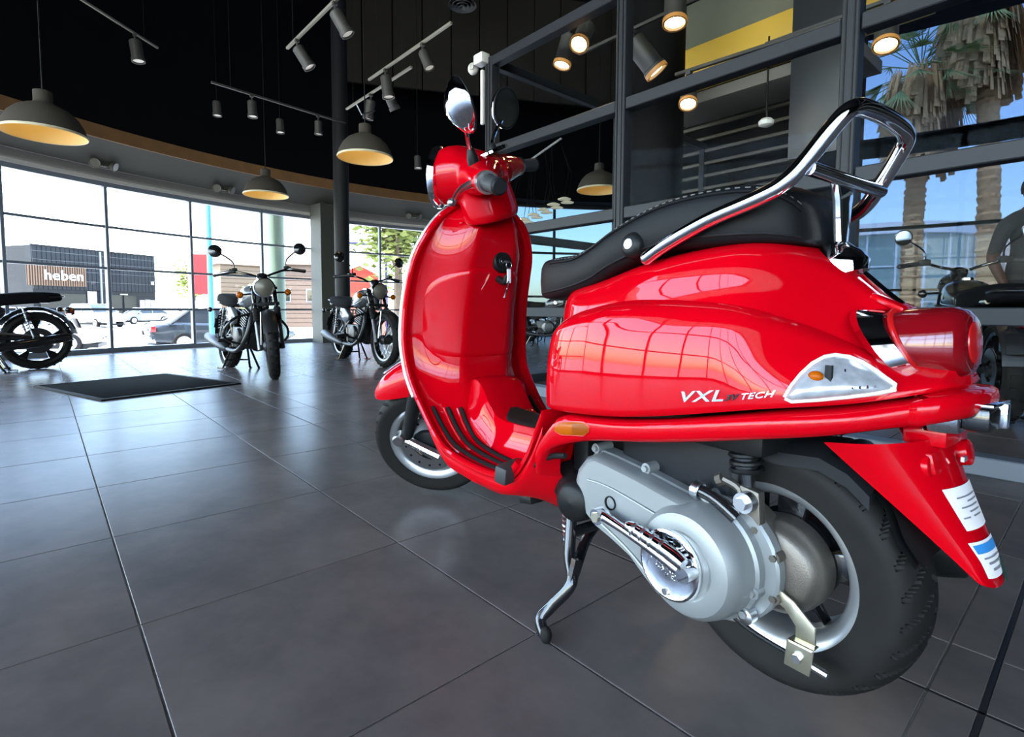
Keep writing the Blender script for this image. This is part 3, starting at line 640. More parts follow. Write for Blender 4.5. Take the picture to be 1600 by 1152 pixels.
mb = MB(); mb.tube([shield(.003, -1+2*i/30)+V((.012, 0, .002)) for i in range(31)], .010, 10); mb.build('shield_top_edge', RED, SC)
# glovebox door: raised panel with rolled rim
def door(a, b):
    zc, hz, hy = .662, .132, .180
    X, Y = 2*a-1, 2*b-1
    r = max(abs(X), abs(Y))
    if r > 0:                                  # square to rounded-square
        k = r/((abs(X)**5+abs(Y)**5)**.2)
    else: k = 1
    X *= k; Y *= k
    z = zc+hz*Y+.016*(1-X*X)*max(0, Y)-.012*(X*X)*max(0, Y); y = hy*X
    s = .3
    for i in range(len(ROWS)-1):
        if ROWS[i][0] >= z >= ROWS[i+1][0]:
            lo, hi = i/20, (i+1)/20
            for _ in range(18):
                s = (lo+hi)/2
                if interp(ROWT, s*20)[0] > z: lo = s
                else: hi = s
            break
    w = interp(ROWT, s*20)[2]
    return shield(s, y/w)+V((-.0055+.0085*ss(.94, 1, r), 0, 0))
mb = MB(); mb.grid(door, 36, 30); mb.build('glovebox_door', RED, SC, angle=75)
# ignition lock
LK = V((.899, -.028, .828)); mb = MB(); mb.lathe([(0, .004), (.016, .004), (.018, .0), (.030, .001), (.033, -.004), (.033, -.02)], LK, (-1, 0, .12), 24)
mb.build('ignition_lock', BLACK, SC); mb = MB(); mb.lathe([(0, .006), (.011, .006), (.013, .003)], LK, (-1, 0, .12), 18); mb.build('lock_barrel', GLOSSBLACK, SC)
mb = MB(); mb.tube([(.915, -.02, .775), (.885, -.02, .765), (.875, -.02, .785)], [.012, .009, .006], 8, k=3); mb.build('bag_hook', BLACK, SC)
mb = MB(); mb.ball((.93, .10, .935), (.008, .010, .007)); mb.build('screw_cap', RED, SC)

# tunnel between the feet, with its mat
HT = [(.46, .405, .075, .135), (.52, .39, .07, .13), (.60, .381, .068, .122), (.70, .376, .068, .118), (.76, .377, .068, .116), (.80, .389, .07, .114), (.835, .425, .072, .112), (.865, .462, .073, .112), (.90, .476, .072, .11), (.93, .472, .068, .11), (.96, .45, .055, .10)]
def hump(u, v):
    x = .46+.5*u; zt_, wt, wb_ = interp(HT, x); a = 2*v-1; q = abs(a); base = .27 if x < .8 else .27+(x-.8)*.7
    if q < .5: y = wt*q*2; z = zt_-.006*(q*2)**3
    else:
        k = (q-.5)*2; y = wt+(wb_-wt)*(k**1.6); z = zt_-.006-(zt_-.006-base)*(1-(1-k)**1.6)
    return V((x, y if a > 0 else -y, z))
mb = MB(); mb.grid(hump, 40, 32); mb.build('centre_tunnel', RED, SC, angle=70)
def matp(u, v):
    x = .475+.335*u; zt_, wt, _ = interp(HT, x); a = 2*v-1; e = sqrt(max(0, 1-ss(.72, 1, u)**2*.98))
    return V((x, wt*.98*a*e, zt_+.0035-.006*abs(a*e)**3-.005*(max(abs(a), ss(.9, 1, u)) > .97)))
mb = MB(); mb.grid(matp, 30, 16); mb.build('tunnel_mat', RUBBER, SC, angle=60)
# black rubber ribs let into the floor
for e in (1, -1):
    for v, s0, s1 in ((.84, .545, .815), (.66, .548, .80), (.50, .55, .755)):
        mb = MB(); n = 26; c = [shield(s0+(s1-s0)*i/n, e*v, .002) for i in range(n+1)]
        mb.tube(c, [.0045]+[.0078]*(n-1)+[.0045], 8, sx=1); mb.build('floor_rib', RUBBER, SC)
        mb = MB(); mb.tube([p+V((0, e*.011, -.0015)) for p in c], .0042, 6); mb.build('rib_ridge', RED, SC)
# red underbody sweeping down to the engine mount
KE = [(1.0, .31, .39, .19, .12), (.95, .285, .35, .205, .13), (.86, .25, .283, .208, .13), (.75, .226, .266, .204, .12), (.66, .214, .262, .2, .10), (.58, .203, .268, .2, .088), (.52, .20, .295, .2, .085), (.475, .203, .345, .2, .085), (.445, .215, .40, .198, .088), (.432, .232, .43, .195, .09)]
rings = []
for i in range(37):
    x = 1.0-.568*i/36; zk, zf, wt, wk = interp([(k[0],)+k[1:] for k in KE[::-1]], x)
    half = [(wt, zf), (wt+.002, zf-.015), (wt-.008, zf-.032), (wk+(wt-wk)*.35, zk+(zf-zk)*.30), (wk, zk+.008), (wk*.9, zk), (0, zk-.004)]
    rings.append([V((x, y, z)) for y, z in half]+[V((x, -y, z)) for y, z in half[-2::-1]])
mb = MB(); mb.loft(rings, False, False); mb.build('underbody', RED, SC, angle=60)
mb = MB(); mb.box((.60, .09, .20), (.05, .05, .02), M.Rotation(.2, 3, 'Y')); mb.build('rubber_buffer', BLACK, SC, bevel=.004)
for e in (1, -1):                              # folded passenger pegs
    mb = MB(); mb.box((.545, e*.196, .303), (.036, .085, .042), M.Rotation(-.15, 3, 'Y') @ rotz(e*.25)); mb.build('foot_peg', GRIPRUB, SC, bevel=.007)
    mb = MB(); mb.tube([(.53, e*.188, .31), (.47, e*.186, .335), (.42, e*.186, .365), (.37, e*.184, .378)], [.011, .009, .007, .006], 10, k=4); mb.build('peg_arm', BLACK, SC)
    ref = MB()
    def rp(u, v, o):
        x = .378-.098*u; z = .437+.016*u+.026*(v-.5)*min(1, 4*u+.35, 4*(1-u)+.35); return V((x, e*(wb(x)*.985+.012+.038*ss(.33, .455, x)+o+.004*sin(PI*u)**.5*sin(PI*v)**.5), z))
    ref.grid(lambda u, v: rp(u, v, .002), 16, 6); r_ = ref.build('side_reflector', AMBER, SC, angle=180); r_['label'] = 'amber side reflector'
    rim = MB(); rim.tube([rp(u, 0, -.001) for u in [i/12 for i in range(13)]]+[rp(u, 1, -.001) for u in [1-i/12 for i in range(13)]]+[rp(0, 0, -.001)], .0032, 6); rim.build('reflector_rim', RED, r_)
    dk = MB(); dk.grid(lambda u, v: rp(.52+.46*u, .08+.84*v, .0028), 8, 4); dk.build('reflector_half', AMBERD, r_, angle=180)

# ---- seat
ZST = [(-.048, .815), (-.042, .84), (-.03, .862), (0, .880), (.06, .886), (.15, .882), (.22, .869), (.30, .845), (.36, .822), (.42, .807), (.5, .806), (.55, .804), (.578, .797), (.597, .783), (.607, .764), (.611, .742)]
ZSB = [(-.048, .79), (-.042, .785), (.0, .788), (.1, .789), (.2, .782), (.30, .757), (.36, .735), (.45, .718), (.55, .708), (.585, .711), (.602, .721), (.611, .738)]
WS = [(-.048, .03), (-.042, .062), (-.025, .092), (.01, .118), (.06, .137), (.12, .146), (.2, .148), (.3, .143), (.36, .136), (.45, .122), (.53, .105), (.58, .085), (.60, .058), (.611, .02)]
def seat_sec(x):
    a, b, w = interp(ZST, x), interp(ZSB, x), interp(WS, x); h = a-b; r = min(.028, h*.4)
    half = [(0, b), (w*.80, b), (w*.93, b+.004), (w*.965, b+h*.15), (w, b+h*.45), (w*.985, a-r*1.0), (w*.965, a-r*.55), (w*.90, a-r*.18), (w*.78, a-.002), (w*.4, a+.004), (0, a+.006)]
    return [V((x, y, z)) for y, z in half]+[V((x, -y, z)) for y, z in half[-2:0:-1]]
xs = [.611, .609, .605, .598, .588, .575]+[.56-.58*i/30 for i in range(31)]+[-.03, -.038, -.044, -.048]
mb = MB(); mb.loft([seat_sec(x) for x in xs]); seat = mb.build('seat', SEATM, SC, angle=80)
for e in (1, -1):
    edge = [seat_sec(x)[6] for x in xs[8:-2]]; edge = [V((p.x, e*p.y*1.004, p.z)) for p in edge]
    mb = MB(); mb.tube(edge, .0028, 6); mb.build('seat_piping', SEATM, seat)
    if e == 1 or e == -1:
        cm = catmull([p+V((0, -e*.006, .007)) for p in edge], 8); mb = MB()
        for i in range(0, len(cm)-6, 6):
            mb.tube([cm[i], cm[i+3]], .0012, 5)
        o = mb.build('seat_stitching', THREAD, seat); o['kind'] = 'stuff'; o['label'] = 'light grey stitch line'
    sb = [V((p.x, e*p.y*1.006, p.z)) for p in [seat_sec(x)[3] for x in xs[6:-2]]]
    mb = MB(); mb.tube(sb, .0022, 6); mb.build('seat_base_seam', BLACK, seat)
mb = MB(); mb.lathe([(0, .012), (.014, .012), (.02, .009), (.024, .003), (.025, -.006)], (.232, .146, .803), (0, 1, .1), 24); lk = mb.build('seat_lock', BLACK, seat)
mb = MB(); mb.lathe([(0, .0135), (.0095, .0135), (.0105, .011)], (.232, .146, .803), (0, 1, .1), 18); mb.box((.232, .1615, .804), (.002, .001, .012)); mb.build('lock_cylinder', STEEL, lk)

# ---- grab rail
def rail_pts(e): return [(.192, e*.152, .776), (.15, e*.154, .796), (.07, e*.154, .826), (-.01, e*.150, .848), (-.045, e*.140, .866), (-.07, e*.128, .895), (-.10, e*.116, .938), (-.112, e*.106, .955), (-.116, e*.085, .964)]
pts = rail_pts(1)+[(-.117, .05, .968), (-.117, 0, .970), (-.117, -.05, .968)]+rail_pts(-1)[::-1]
mb = MB(); mb.tube(pts, .0125, 16, k=5); mb.ball(pts[0], .0128); mb.ball(pts[-1], .0128)
rail = mb.build('grab_rail', CHROME, SC)
mb = MB(); mb.tube([(-.072, .127, .884), (-.072, -.127, .884)], .0105, 14); mb.build('rail_crossbar', CHROME, rail)
mb = MB(); mb.loft([[V((-.066+dx, y, z)) for dx, y in ((-.006, -w), (-.006, w), (.006, w), (.006, -w))] for z, w in ((.882, .034), (.85, .022), (.79, .013), (.775, .016))])
mb.build('rail_bracket', CHROME, rail, bevel=.002)
mb = MB(); mb.loft([[V((cx+a*cos(t), b*sin(t), z+.012*-cos(t)*k)) for t in [2*PI*i/20 for i in range(20)]] for cx, z, a, b, k in ((-.060, .790, .016, .020, 0), (-.060, .781, .024, .028, .2), (-.064, .768, .032, .034, .7), (-.070, .752, .036, .038, 1), (-.072, .735, .034, .036, 1))])
mb.build('rail_foot', CHROME, rail, angle=50)
mb = MB(); mb.tube([(x, 0, zt(x)+.002) for x in [-.10-.052*i/8 for i in range(9)]], .006, 8, sx=1); mb.build('tail_strip', CHROME, SC)

# ---- tail lamp
TA = V((-.93, 0, .10)).normalized()
def ell(c, ry, rz, tilt, n=28, pw=2.4):
    c = V(c); up = V((sin(tilt), 0, cos(tilt))); r = []
    for i in range(n):
        t = 2*PI*i/n; ct, st = cos(t), sin(t); k = (abs(ct)**pw+abs(st)**pw)**(-1/pw)
        r.append(c+V((0, 1, 0))*ry*ct*k+up*rz*st*k)
    return r
tl = MB(); tl.loft([ell((-.150, 0, .638), .078, .052, .62), ell((-.172, 0, .639), .074, .051, .45), ell((-.200, 0, .640), .066, .050, .26), ell((-.222, 0, .641), .057, .048, .12), ell((-.232, 0, .641), .049, .043, .08), ell((-.237, 0, .641), .038, .034, .06)])
tail = tl.build('tail_lamp', REDL, SC, angle=60)
mb = MB(); A0 = ell((-.138, 0, .638), .094, .062, .62); A1 = ell((-.150, 0, .638), .101, .066, .60); A2 = ell((-.174, 0, .638), .087, .057, .56); A3 = ell((-.171, 0, .638), .077, .050, .56)
mb.loft([A0, A1, A2, A3], True, False); mb.build('tail_bezel', CHROME, tail)
mb = MB(); mb.lathe([(0, .004), (.018, .0045), (.028, .002), (.031, -.004)], (-.2365, 0, .641), (-1, 0, .06), 24); mb.build('stop_lens', REDLB, tail)
mb = MB(); ep = ell((-.174, 0, .639), .074, .051, .46); ep = [p for p in ep if p.y > .012]; ep.sort(key=lambda p: p.z); mb.tube(ep, .0045, 8)
mb.build('reflex_strip', REDLB, tail)
mb = MB(); mb.box((-.142, .0, .694), (.05, .06, .010), M.Rotation(-.5, 3, 'Y')); mb.build('tail_lamp_cap', RED, SC, bevel=.005)
# rear turn signals let into the flanks
SIG = [(-.081, .5625), (-.087, .5796), (-.0934, .5955), (-.100, .6093), (-.108, .618), (-.1165, .6208), (-.1297, .6186), (-.1433, .6124), (-.1581, .6032), (-.1734, .5928), (-.1837, .5864), (-.1851, .581), (-.1708, .576), (-.1477, .5703), (-.1174, .5638), (-.0878, .5587)]
for e in (1, -1):
    cx, cz = -.130, .590
    def sg(k, o): return [V((cx+(x-cx)*k, e*(cowl_y(cx+(x-cx)*k, cz+(z-cz)*k)+o), cz+(z-cz)*k)) for x, z in SIG]
    mb = MB(); mb.loft([sg(1.0, .001), sg(.985, .009), sg(.9, .0135), sg(.75, .0185), sg(.5, .023), sg(.25, .025), sg(.02, .0255)], True, True)
    t_ = mb.build('turn_signal', SIGL, SC, angle=50); t_['label'] = 'clear teardrop turn signal lens'
    mb = MB(); q = sg(1.0, .006); mb.tube(q+[q[0]], .0036, 8); mb.build('signal_rim', P('clear_rim', (.75, .74, .72), .25, coat=.5), t_)
    mb = MB(); mb.ball((-.112, e*(cowl_y(-.112, .59)+.0165), .594), (.010, .008, .008)); mb.build('amber_bulb', AMBER, t_)
    mb = MB()
    for i in range(5):
        x = -.140-.007*i; mb.tube([(x+.004, e*(cowl_y(x+.004, .603)+.0200), .604-.0040*i), (x-.004, e*(cowl_y(x-.004, .582)+.0225), .580+.001*i)], .0014, 5)
    mb.build('reflector_flutes', CHROME, t_)
    mb = MB(); mb.box((-.126, e*(cowl_y(-.126, .59)+.021), .592), (.008, .006, .036)); mb.build('bulb_holder', DARKGREY, t_)
# bumper block below the lamp
mb = MB(); mb.loft([[V((x, y, z)) for y, z in ((-.03, .525), (.055*k, .522), (.06*k, .55), (.03, .562), (-.03, .562))] for x, k in ((-.20, 1), (-.225, .95), (-.238, .8))]); mb.build('bumper_bracket', CHROME, SC, bevel=.003)
mb = MB(); mb.box((-.252, .0, .5435), (.030, .085, .032)); mb.build('bumper_rubber', GLOSSBLACK, SC, bevel=.006)
mb = MB(); mb.box((-.256, .0, .562), (.026, .08, .005)); mb.box((-.2545, -.028, .5435), (.032, .014, .034)); mb.build('bumper_trim', CHROME, SC, bevel=.0015)
# model badge on the left cowl
def badge(txt, x0, z0, wid, hgt, slope, m, shear, sp, bold=0, name='model_badge'):
    t = text_mb(txt, 1, .05, shear, sp, bold); mx = max(p.x for p in t.v); mn = min(p.x for p in t.v); my = max(p.y for p in t.v)
    def f(p):
        a = (p.x-mn)/(mx-mn)*wid; z = z0+a*slope+p.y/my*hgt; return V((x0-a, cowl_y(x0-a, z)+.0022+p.z*.02, z))
    t.xf(f); return t.build(name, m, SC, weld=False)
badge('VXL', .066, .5385, .067, .0165, .15, CHROME, .25, 1.12, .02)
badge('3V', -.0025, .5490, .021, .0088, .20, GLOSSBLACK, .3, 1.05, .03)
badge('TECH', -.026, .5537, .042, .0088, .21, CHROME, .3, 1.1, .02)

# ---- engine, transmission, rear wheel
AX = V((0, 0, .2576))
mb = MB(); mb.box((.17, .055, .405), (.25, .09, .12)); mb.box((.10, .07, .385), (.13, .05, .07)); mb.build('air_filter_box', DARKGREY, SC, bevel=.014, segs=3)
for x, z in ((.135, .362), (.075, .362)):
    b = MB(); b.lathe([(0, .003), (.009, .003), (.011, 0)], (x, .097, z), (0, 1, 0), 14); b.build('box_rubber_plug', RUBBER, SC)
mb = MB(); mb.box((.20, 0, .475), (.44, .25, .05)); mb.box((.25, -.02, .36), (.34, .16, .20)); mb.box((.405, 0, .33), (.05, .22, .2)); mb.build('engine_block', BLACK, SC, bevel=.01)
mb = MB(); mb.loft([[V((x, y, z+.02*(1-(y/.075)**2))) for y in [-.075+.15*j/8 for j in range(9)]] for x, z in ((.05, .455), (-.02, .455), (-.08, .46), (-.12, .445), (-.15, .42))], False, False)
mb.loft([[V((x, y, z-.012+.02*(1-(y/.075)**2))) for y in [-.075+.15*j/8 for j in range(9)]] for x, z in ((.05, .455), (-.02, .455), (-.08, .46), (-.12, .445), (-.15, .42))], False, False)
mb.loft([[V((x, .075, z)) for z in (z0, z0-.02)] for x, z0 in ((.05, .455), (-.02, .455), (-.08, .46), (-.12, .445), (-.15, .42))], False, False); mb.build('inner_fender', DARKGREY, SC)
CV = [(.375, .325), (.368, .35), (.345, .378), (.322, .388), (.285, .385), (.20, .374), (.13, .362), (.085, .355), (.045, .342), (.015, .318), (-.003, .285), (-.005, .255), (.005, .215), (.028, .185), (.06, .166), (.10, .160), (.145, .167), (.18, .188), (.215, .213), (.27, .232), (.318, .245), (.345, .262), (.352, .285), (.372, .305)]
def offs(k, c=(.165, .272)): return [(c[0]+(x-c[0])*k, c[1]+(z-c[1])*k) for x, z in CV]
mb = MB(); mb.loft([[V((x, y, z)) for x, z in offs(k)] for y, k in ((.085, 1.02), (.118, 1.02), (.122, .995), (.145, .985), (.156, .955), (.161, .91))])
cov = mb.build('transmission_cover', SILVER, SC, angle=28)
PC = V((.083, 0, .258))
mb = MB(); mb.lathe([(.104, .10), (.104, .122), (.099, .126), (.097, .15), (.093, .166), (.084, .178), (.072, .183), (.058, .183), (.052, .179), (0, .178)], PC, (0, 1, 0), 48); mb.build('pulley_dome', SILVER, cov, angle=30)
mb = MB(); mb.lathe([(.062, .180), (.060, .1855), (.056, .187), (.05, .184), (.02, .186), (0, .186)], (.105, 0, .25), (0, 1, 0), 36); dc = mb.build('chrome_disc', CHROME, cov)
t = text_mb('Vespa', .026, .0008, .3, 1.0); t.xf(lambda p: V((.150-p.x*.95-p.y*.12, .186+p.z, .246-p.x*.30+p.y))); t.build('disc_script', CHROME, dc, weld=False)
for a in (.6, 2.7, 4.8):
    b = MB(); b.lathe([(0, .189), (.006, .189), (.0065, .184)], (.105+.048*cos(a), 0, .25+.048*sin(a)), (0, 1, 0), 10); b.build('disc_screw', STEEL, dc)
for x, z in ((.338, .392), (.205, .382), (.075, .365), (.035, .352), (-.012, .235), (.0, .195), (.19, .18)):
    b = MB(); b.tube([(x, .085, z), (x, .128, z)], .0105, 12); b.tube([(x, .128, z), (x, .134, z)], .0065, 6); b.build('cover_bolt', SILVER, cov)
mb = MB(); mb.tube([(.325, .162, .335), (.26, .1625, .335), (.13, .164, .315)], .0022, 6, k=4); mb.tube([(.30, .162, .262), (.22, .162, .232), (.17, .163, .205)], .003, 6, k=4); mb.build('cover_crease', SILVER, cov)
mb = MB(); mb.lathe([(0, .158), (.010, .158), (.012, .164), (.014, .164), (.014, .155)], (.262, 0, .305), (0, 1, 0), 16); mb.build('cover_port', DARKGREY, cov)
mb = MB(); mb.lathe([(0, -.004), (.03, 0), (.042, .008), (.046, .03), (.04, .07), (.03, .085)], (.365, .172, .276), (.25, -1, 0), 24)
mb.build('air_boot', BLACK, SC, angle=80)
mb = MB(); mb.tube([(.36, .12, .278), (.40, .115, .278), (.43, .10, .282), (.46, .09, .285)], [.046, .044, .044, .05], 16, k=4); mb.build('swing_mount', BLACK, SC)
for y0, y1, r, m_, nm in ((.085, .106, .108, SILVER, 'casing_ring'), (.045, .086, .106, DARKCAST, 'gear_casing')):
    b = MB(); b.lathe([(r*.8, y0), (r, y0), (r, y1-.004), (r-.004, y1), (r*.7, y1)], (.065, 0, .26), (0, 1, 0), 40); b.build(nm, m_, SC)
mb = MB(); mb.lathe([(0, .083), (.05, .083), (.064, .078), (.074, .066), (.078, .048), (.078, .02)], AX+V((-.012, 0, .004)), (0, 1, 0), 40)
mb.loft([[V((x, y, z)) for x, z in ((.06, .335), (.0, .33), (-.02, .30), (-.028, .26), (-.015, .225), (.03, .20), (.07, .21))] for y in (.05, .094, .098)])
gc = mb.build('gear_cover', DARKCAST, SC, bevel=.003)
for a, r in ((.9, .07), (1.8, .072), (2.6, .068), (3.6, .068), (4.4, .064)):
    b = MB(); c = AX+V((.012+r*cos(a)*.75, 0, r*sin(a))); b.tube([c+V((0, .07, 0)), c+V((0, .103, 0))], .010, 10); b.tube([c+V((0, .103, 0)), c+V((0, .108, 0))], .006, 6); b.build('gear_bolt', DARKCAST, gc)
mb = MB(); mb.tube([(.035, .118, .186), (.04, .118, .20), (.02, .116, .192)], .009, 8); mb.lathe([(0, .02), (.006, .02), (.012, .018), (.012, 0)], (-.002, .11, .19), (0, 1, 0), 12); mb.build('drain_plug', STEEL, gc)
mb = MB(); mb.loft([[V((x, y, z)) for x, z in ((.03, .395), (-.005, .39), (-.012, .30), (.02, .30))] for y in (.085, .105)]); mb.build('shock_lug', DARKCAST, SC, bevel=.004)
mb = MB(); mb.tube([(.012, .10, .372), (.012, .122, .372)], .017, 16); mb.tube([(.012, .122, .372), (.012, .132, .372)], .011, 6); mb.build('shock_bolt', STEEL, SC)
mb = MB(); mb.tube([(.02, .09, .375), (.03, .09, .50)], .012, 14); mb.tube([(.026, .09, .42), (.03, .09, .50)], .02, 14); sh = mb.build('shock_absorber', GLOSSBLACK, SC)
mb = MB(); mb.tube([V((.024+.012*i/80, .09, .415+.09*i/80))+V((cos(i*.55), sin(i*.55), 0))*.024 for i in range(81)], .004, 6); mb.build('shock_spring', BLACK, sh)
mb = MB(); mb.tube([(.10, .13, .375), (.06, .131, .37), (.02, .125, .345)], .011, 12, k=4); mb.build('breather_hose', GLOSSBLACK, SC)
b = MB(); b.lathe([(.014, 0), (.016, .002), (.016, .014), (.014, .016)], (.098, .13, .375), (-1, 0, -.15), 16); b.build('hose_clip', STEEL, SC)
mb = MB(); mb.tube([(.06, .10, .395), (.03, .10, .385), (.02, .11, .36)], .007, 8, k=4); mb.tube([(.07, .1, .39), (.06, .1, .396)], .011, 10); mb.build('oil_line', DARKCAST, SC)
# kick starter
mb = MB(); mb.tube([(.262, .19, .286), (.25, .191, .289), (.2, .194, .283), (.13, .197, .272), (.062, .2, .258)], [.011, .0105, .0085, .0095, .012], 12, k=4)
mb.tube([(.262, .178, .287), (.262, .202, .286)], .0155, 16); mb.tube([(.058, .18, .258), (.058, .212, .258)], .013, 14); ks = mb.build('kick_starter', CHROME, SC)
mb = MB(); mb.tube([(.18, .204, .296), (.165, .204, .297), (.10, .206, .287), (.075, .207, .282), (.058, .208, .276)], [.009, .0115, .012, .013, .011], 12, k=3); mb.build('kick_pedal', CHROME, ks)
mb = MB()
for i in range(4): mb.tube([(.165-.02*i, .205, .297-.003*i), (.160-.02*i, .205, .296-.003*i)], .0135, 12)
mb.build('pedal_ribs', STEEL, ks)
mb = MB(); mb.tube([(.262, .202, .286), (.262, .206, .286)], .010, 6); mb.build('kick_bolt', ZINC, ks)
# cable bracket under the hub
mb = MB(); mb.loft([[V((x, y, z)) for y in (.094, .098)] for x, z in ((-.04, .243), (-.055, .235), (-.082, .205), (-.083, .178))], False, False)
W_ = [(-.03, .246), (-.062, .232), (-.094, .206), (-.096, .172), (-.066, .172), (-.066, .196), (-.048, .216), (-.022, .226)]
mb = MB(); mb.prism(W_, lambda a, c, d: V((a, d, c)), .092, .096)
mb.prism([(-.100, .180), (-.062, .180), (-.058, .138), (-.096, .138)], lambda a, c, d: V((a+.0*d, d, c)), .108, .112); mb.prism([(-.100, .180), (-.062, .180), (-.064, .176), (-.098, .176)], lambda a, c, d: V((a, d, c)), .092, .112)
br = mb.build('cable_bracket', ZINC, SC, bevel=.001)
mb = MB(); mb.tube([(-.078, .112, .158), (-.078, .118, .158)], .007, 6); mb.build('bracket_bolt', STEEL, br)
mb = MB(); mb.tube([(.06, .105, .178), (.0, .103, .158), (-.07, .103, .152), (-.112, .103, .150)], [.005, .004, .003, .003], 8, k=5); mb.build('brake_cable', BLACK, SC)
mb = MB(); mb.tube([(-.095, .103, .151), (-.118, .103, .149)], .006, 10); mb.build('cable_adjuster', STEEL, SC)

def tyre_mb(c, ax, R, rim, hw, n=240, tread=True, seed=0):
    # carcass with cut grooves: angle round the wheel x position across the section
    c = V(c); ax = V(ax).normalized(); u = V((0, 0, 1)); w = ax.cross(u); b = MB(); m = 34
    def fn(a, q):
        t = 2*PI*a; s = q*2-1; th = s*2.05
        rr = (R-rim)/2; 
        yy = hw*sin(th)/max(1, 1) if abs(th) < PI/2 else hw*(1-.16*(abs(th)-PI/2))*(1 if th > 0 else -1)
        r = rim+(R-rim)*(.5+.5*cos(th)**1 if abs(th) < PI/2 else .5*cos(PI/2)+.5-.5*(abs(th)-PI/2)/(2.05-PI/2))
        if abs(th) < PI/2: r = rim+(R-rim)*(.5+.5*cos(th)**.8)
        if tread and abs(s) < .62:
            k = n/10; ph = (t/(2*PI)*28+abs(s)*1.9+(.5 if s > 0 else 0)) % 1
            g = 1.4 if (ph < .15 and .05 < abs(s) < .57) else 0
            if abs(abs(s)-.085) < .02: g = 1
            r -= .0062*g
        return c+ax*yy+(u*cos(t)+w*sin(t))*r
    b.grid(fn, n, m, wu=True); return b
tyre_mb(AX, (0, 1, 0), .211, .137, .062, n=560).build('rear_tyre', RUBBER, SC, angle=40)
mb = MB(); mb.lathe([(.1415, .052), (.1425, .049), (.141, .046), (.120, .038), (.1175, .02), (.1165, -.03), (.138, -.045), (.142, -.05), (.135, -.052), (.112, -.034), (.112, .0), (.1145, .034), (.120, .0415), (.139, .0525), (.1415, .052)], AX, (0, 1, 0), 72)
rim = mb.build('rear_rim', RIMSILVER, SC, angle=50)
for k in range(5):
    a = 2*PI*k/5+.45; d = V((cos(a), 0, sin(a))); s_ = V((-sin(a), 0, cos(a)))
    b = MB(); b.loft([[AX+d*r+s_*q*w+V((0, y, 0)) for q, y in ((-1, -.012), (-1, .016), (1, .016), (1, -.012))] for r, w in ((.045, .03), (.08, .022), (.118, .026))]); sp = b.build('wheel_spoke', GLOSSBLACK, rim, bevel=.004)
b = MB(); b.lathe([(.0, .02), (.05, .02), (.07, .01), (.08, -.03), (.06, -.05), (0, -.05)], AX, (0, 1, 0), 32); b.build('wheel_hub', GLOSSBLACK, rim)
b = MB(); b.tube([(.045, .047, .373), (.05, .047, .369)], .005, 6); b.tube([(-.07, .035, .355), (-.084, .045, .375)], .005, 8); b.build('tyre_valve', ZINC, rim)
# silencer on the far side
mb = MB(); mb.tube([(.12, -.15, .23), (.02, -.165, .25), (-.12, -.165, .285), (-.2, -.165, .30)], [.035, .052, .055, .045], 18, k=4); mb.build('silencer', BLACK, SC)
# centre stand
mb = MB()
for e in (1, -1):
    mb.tube([(.405, e*.13, .255), (.375, e*.165, .16), (.345, e*.185, .115), (.375, e*.215, .06), (.385, e*.235, .035), (.362, e*.242, .014)], [.0125]*6, 12, k=5)
mb.tube([(.385, .15, .20), (.385, -.15, .20)], .012, 10); mb.tube([(.35, .18, .118), (.44, .0, .17), (.35, -.18, .118)], .012, 10, k=6)
mb.box((.345, .178, .138), (.012, .02, .05), M.Rotation(.3, 3, 'X')); st = mb.build('centre_stand', GLOSSBLACK, SC)
for e in (1, -1):
    b = MB(); b.ball((.357, e*.243, .018), (.013, .012, .018), 14, 10); b.build('stand_foot', RUBBER, st)
mb = MB(); mb.tube([V((.425-.01*i/90, .13, .245-.095*i/90))+V((cos(i*.62), sin(i*.62), 0))*.010 for i in range(91)], .0026, 6); mb.tube([(.428, .13, .262), (.425, .13, .245)], .004, 6); mb.tube([(.415, .13, .15), (.40, .145, .135)], .004, 6); mb.build('stand_spring', STEEL, SC)

# ---- steered front end (built straight, then turned on the raked steering axis)
def sbuild(b, name, m, parent=SC, **k): b.xf(steer); return b.build(name, m, parent, **k)
FA = V((1.28, 0, .2210))
sbuild(tyre_mb(FA, (0, 1, 0), .2167, .150, .056, n=420), 'front_tyre', RUBBER, angle=40)
mb = MB(); mb.lathe([(.1525, .046), (.1535, .043), (.150, .04), (.131, .034), (.128, .015), (.127, -.03), (.15, -.042), (.153, -.046), (.146, -.047), (.123, -.03), (.122, 0), (.125, .032), (.131, .037), (.1505, .0465), (.1525, .046)], FA, (0, 1, 0), 64)
frim = sbuild(mb, 'front_rim', RIMSILVER, angle=50)
for k in range(5):
    a = 2*PI*k/5+.2; d = V((cos(a), 0, sin(a))); s_ = V((-sin(a), 0, cos(a)))
    b = MB(); b.loft([[FA+d*r+s_*q*w+V((0, y, 0)) for q, y in ((-1, -.012), (-1, .014), (1, .014), (1, -.012))] for r, w in ((.03, .03), (.08, .02), (.13, .024))]); sbuild(b, 'wheel_spoke', GLOSSBLACK, frim, bevel=.004)
mb = MB(); mb.lathe([(.062, .055), (.105, .055), (.107, .052), (.105, .049), (.062, .049), (.062, .055)], FA, (0, 1, 0), 48); bd = sbuild(mb, 'brake_disc', STEEL)
for k in range(14):
    a = 2*PI*k/14; b = MB(); b.lathe([(0, .0556), (.005, .0556)], FA+V((cos(a)*.088, 0, sin(a)*.088)), (0, 1, 0), 8); sbuild(b, 'disc_hole', BLACK, bd)
mb = MB(); mb.lathe([(0, .06), (.03, .06), (.05, .052), (.06, .03), (.055, 0)], FA, (0, 1, 0), 24); sbuild(mb, 'front_hub', DARKGREY)
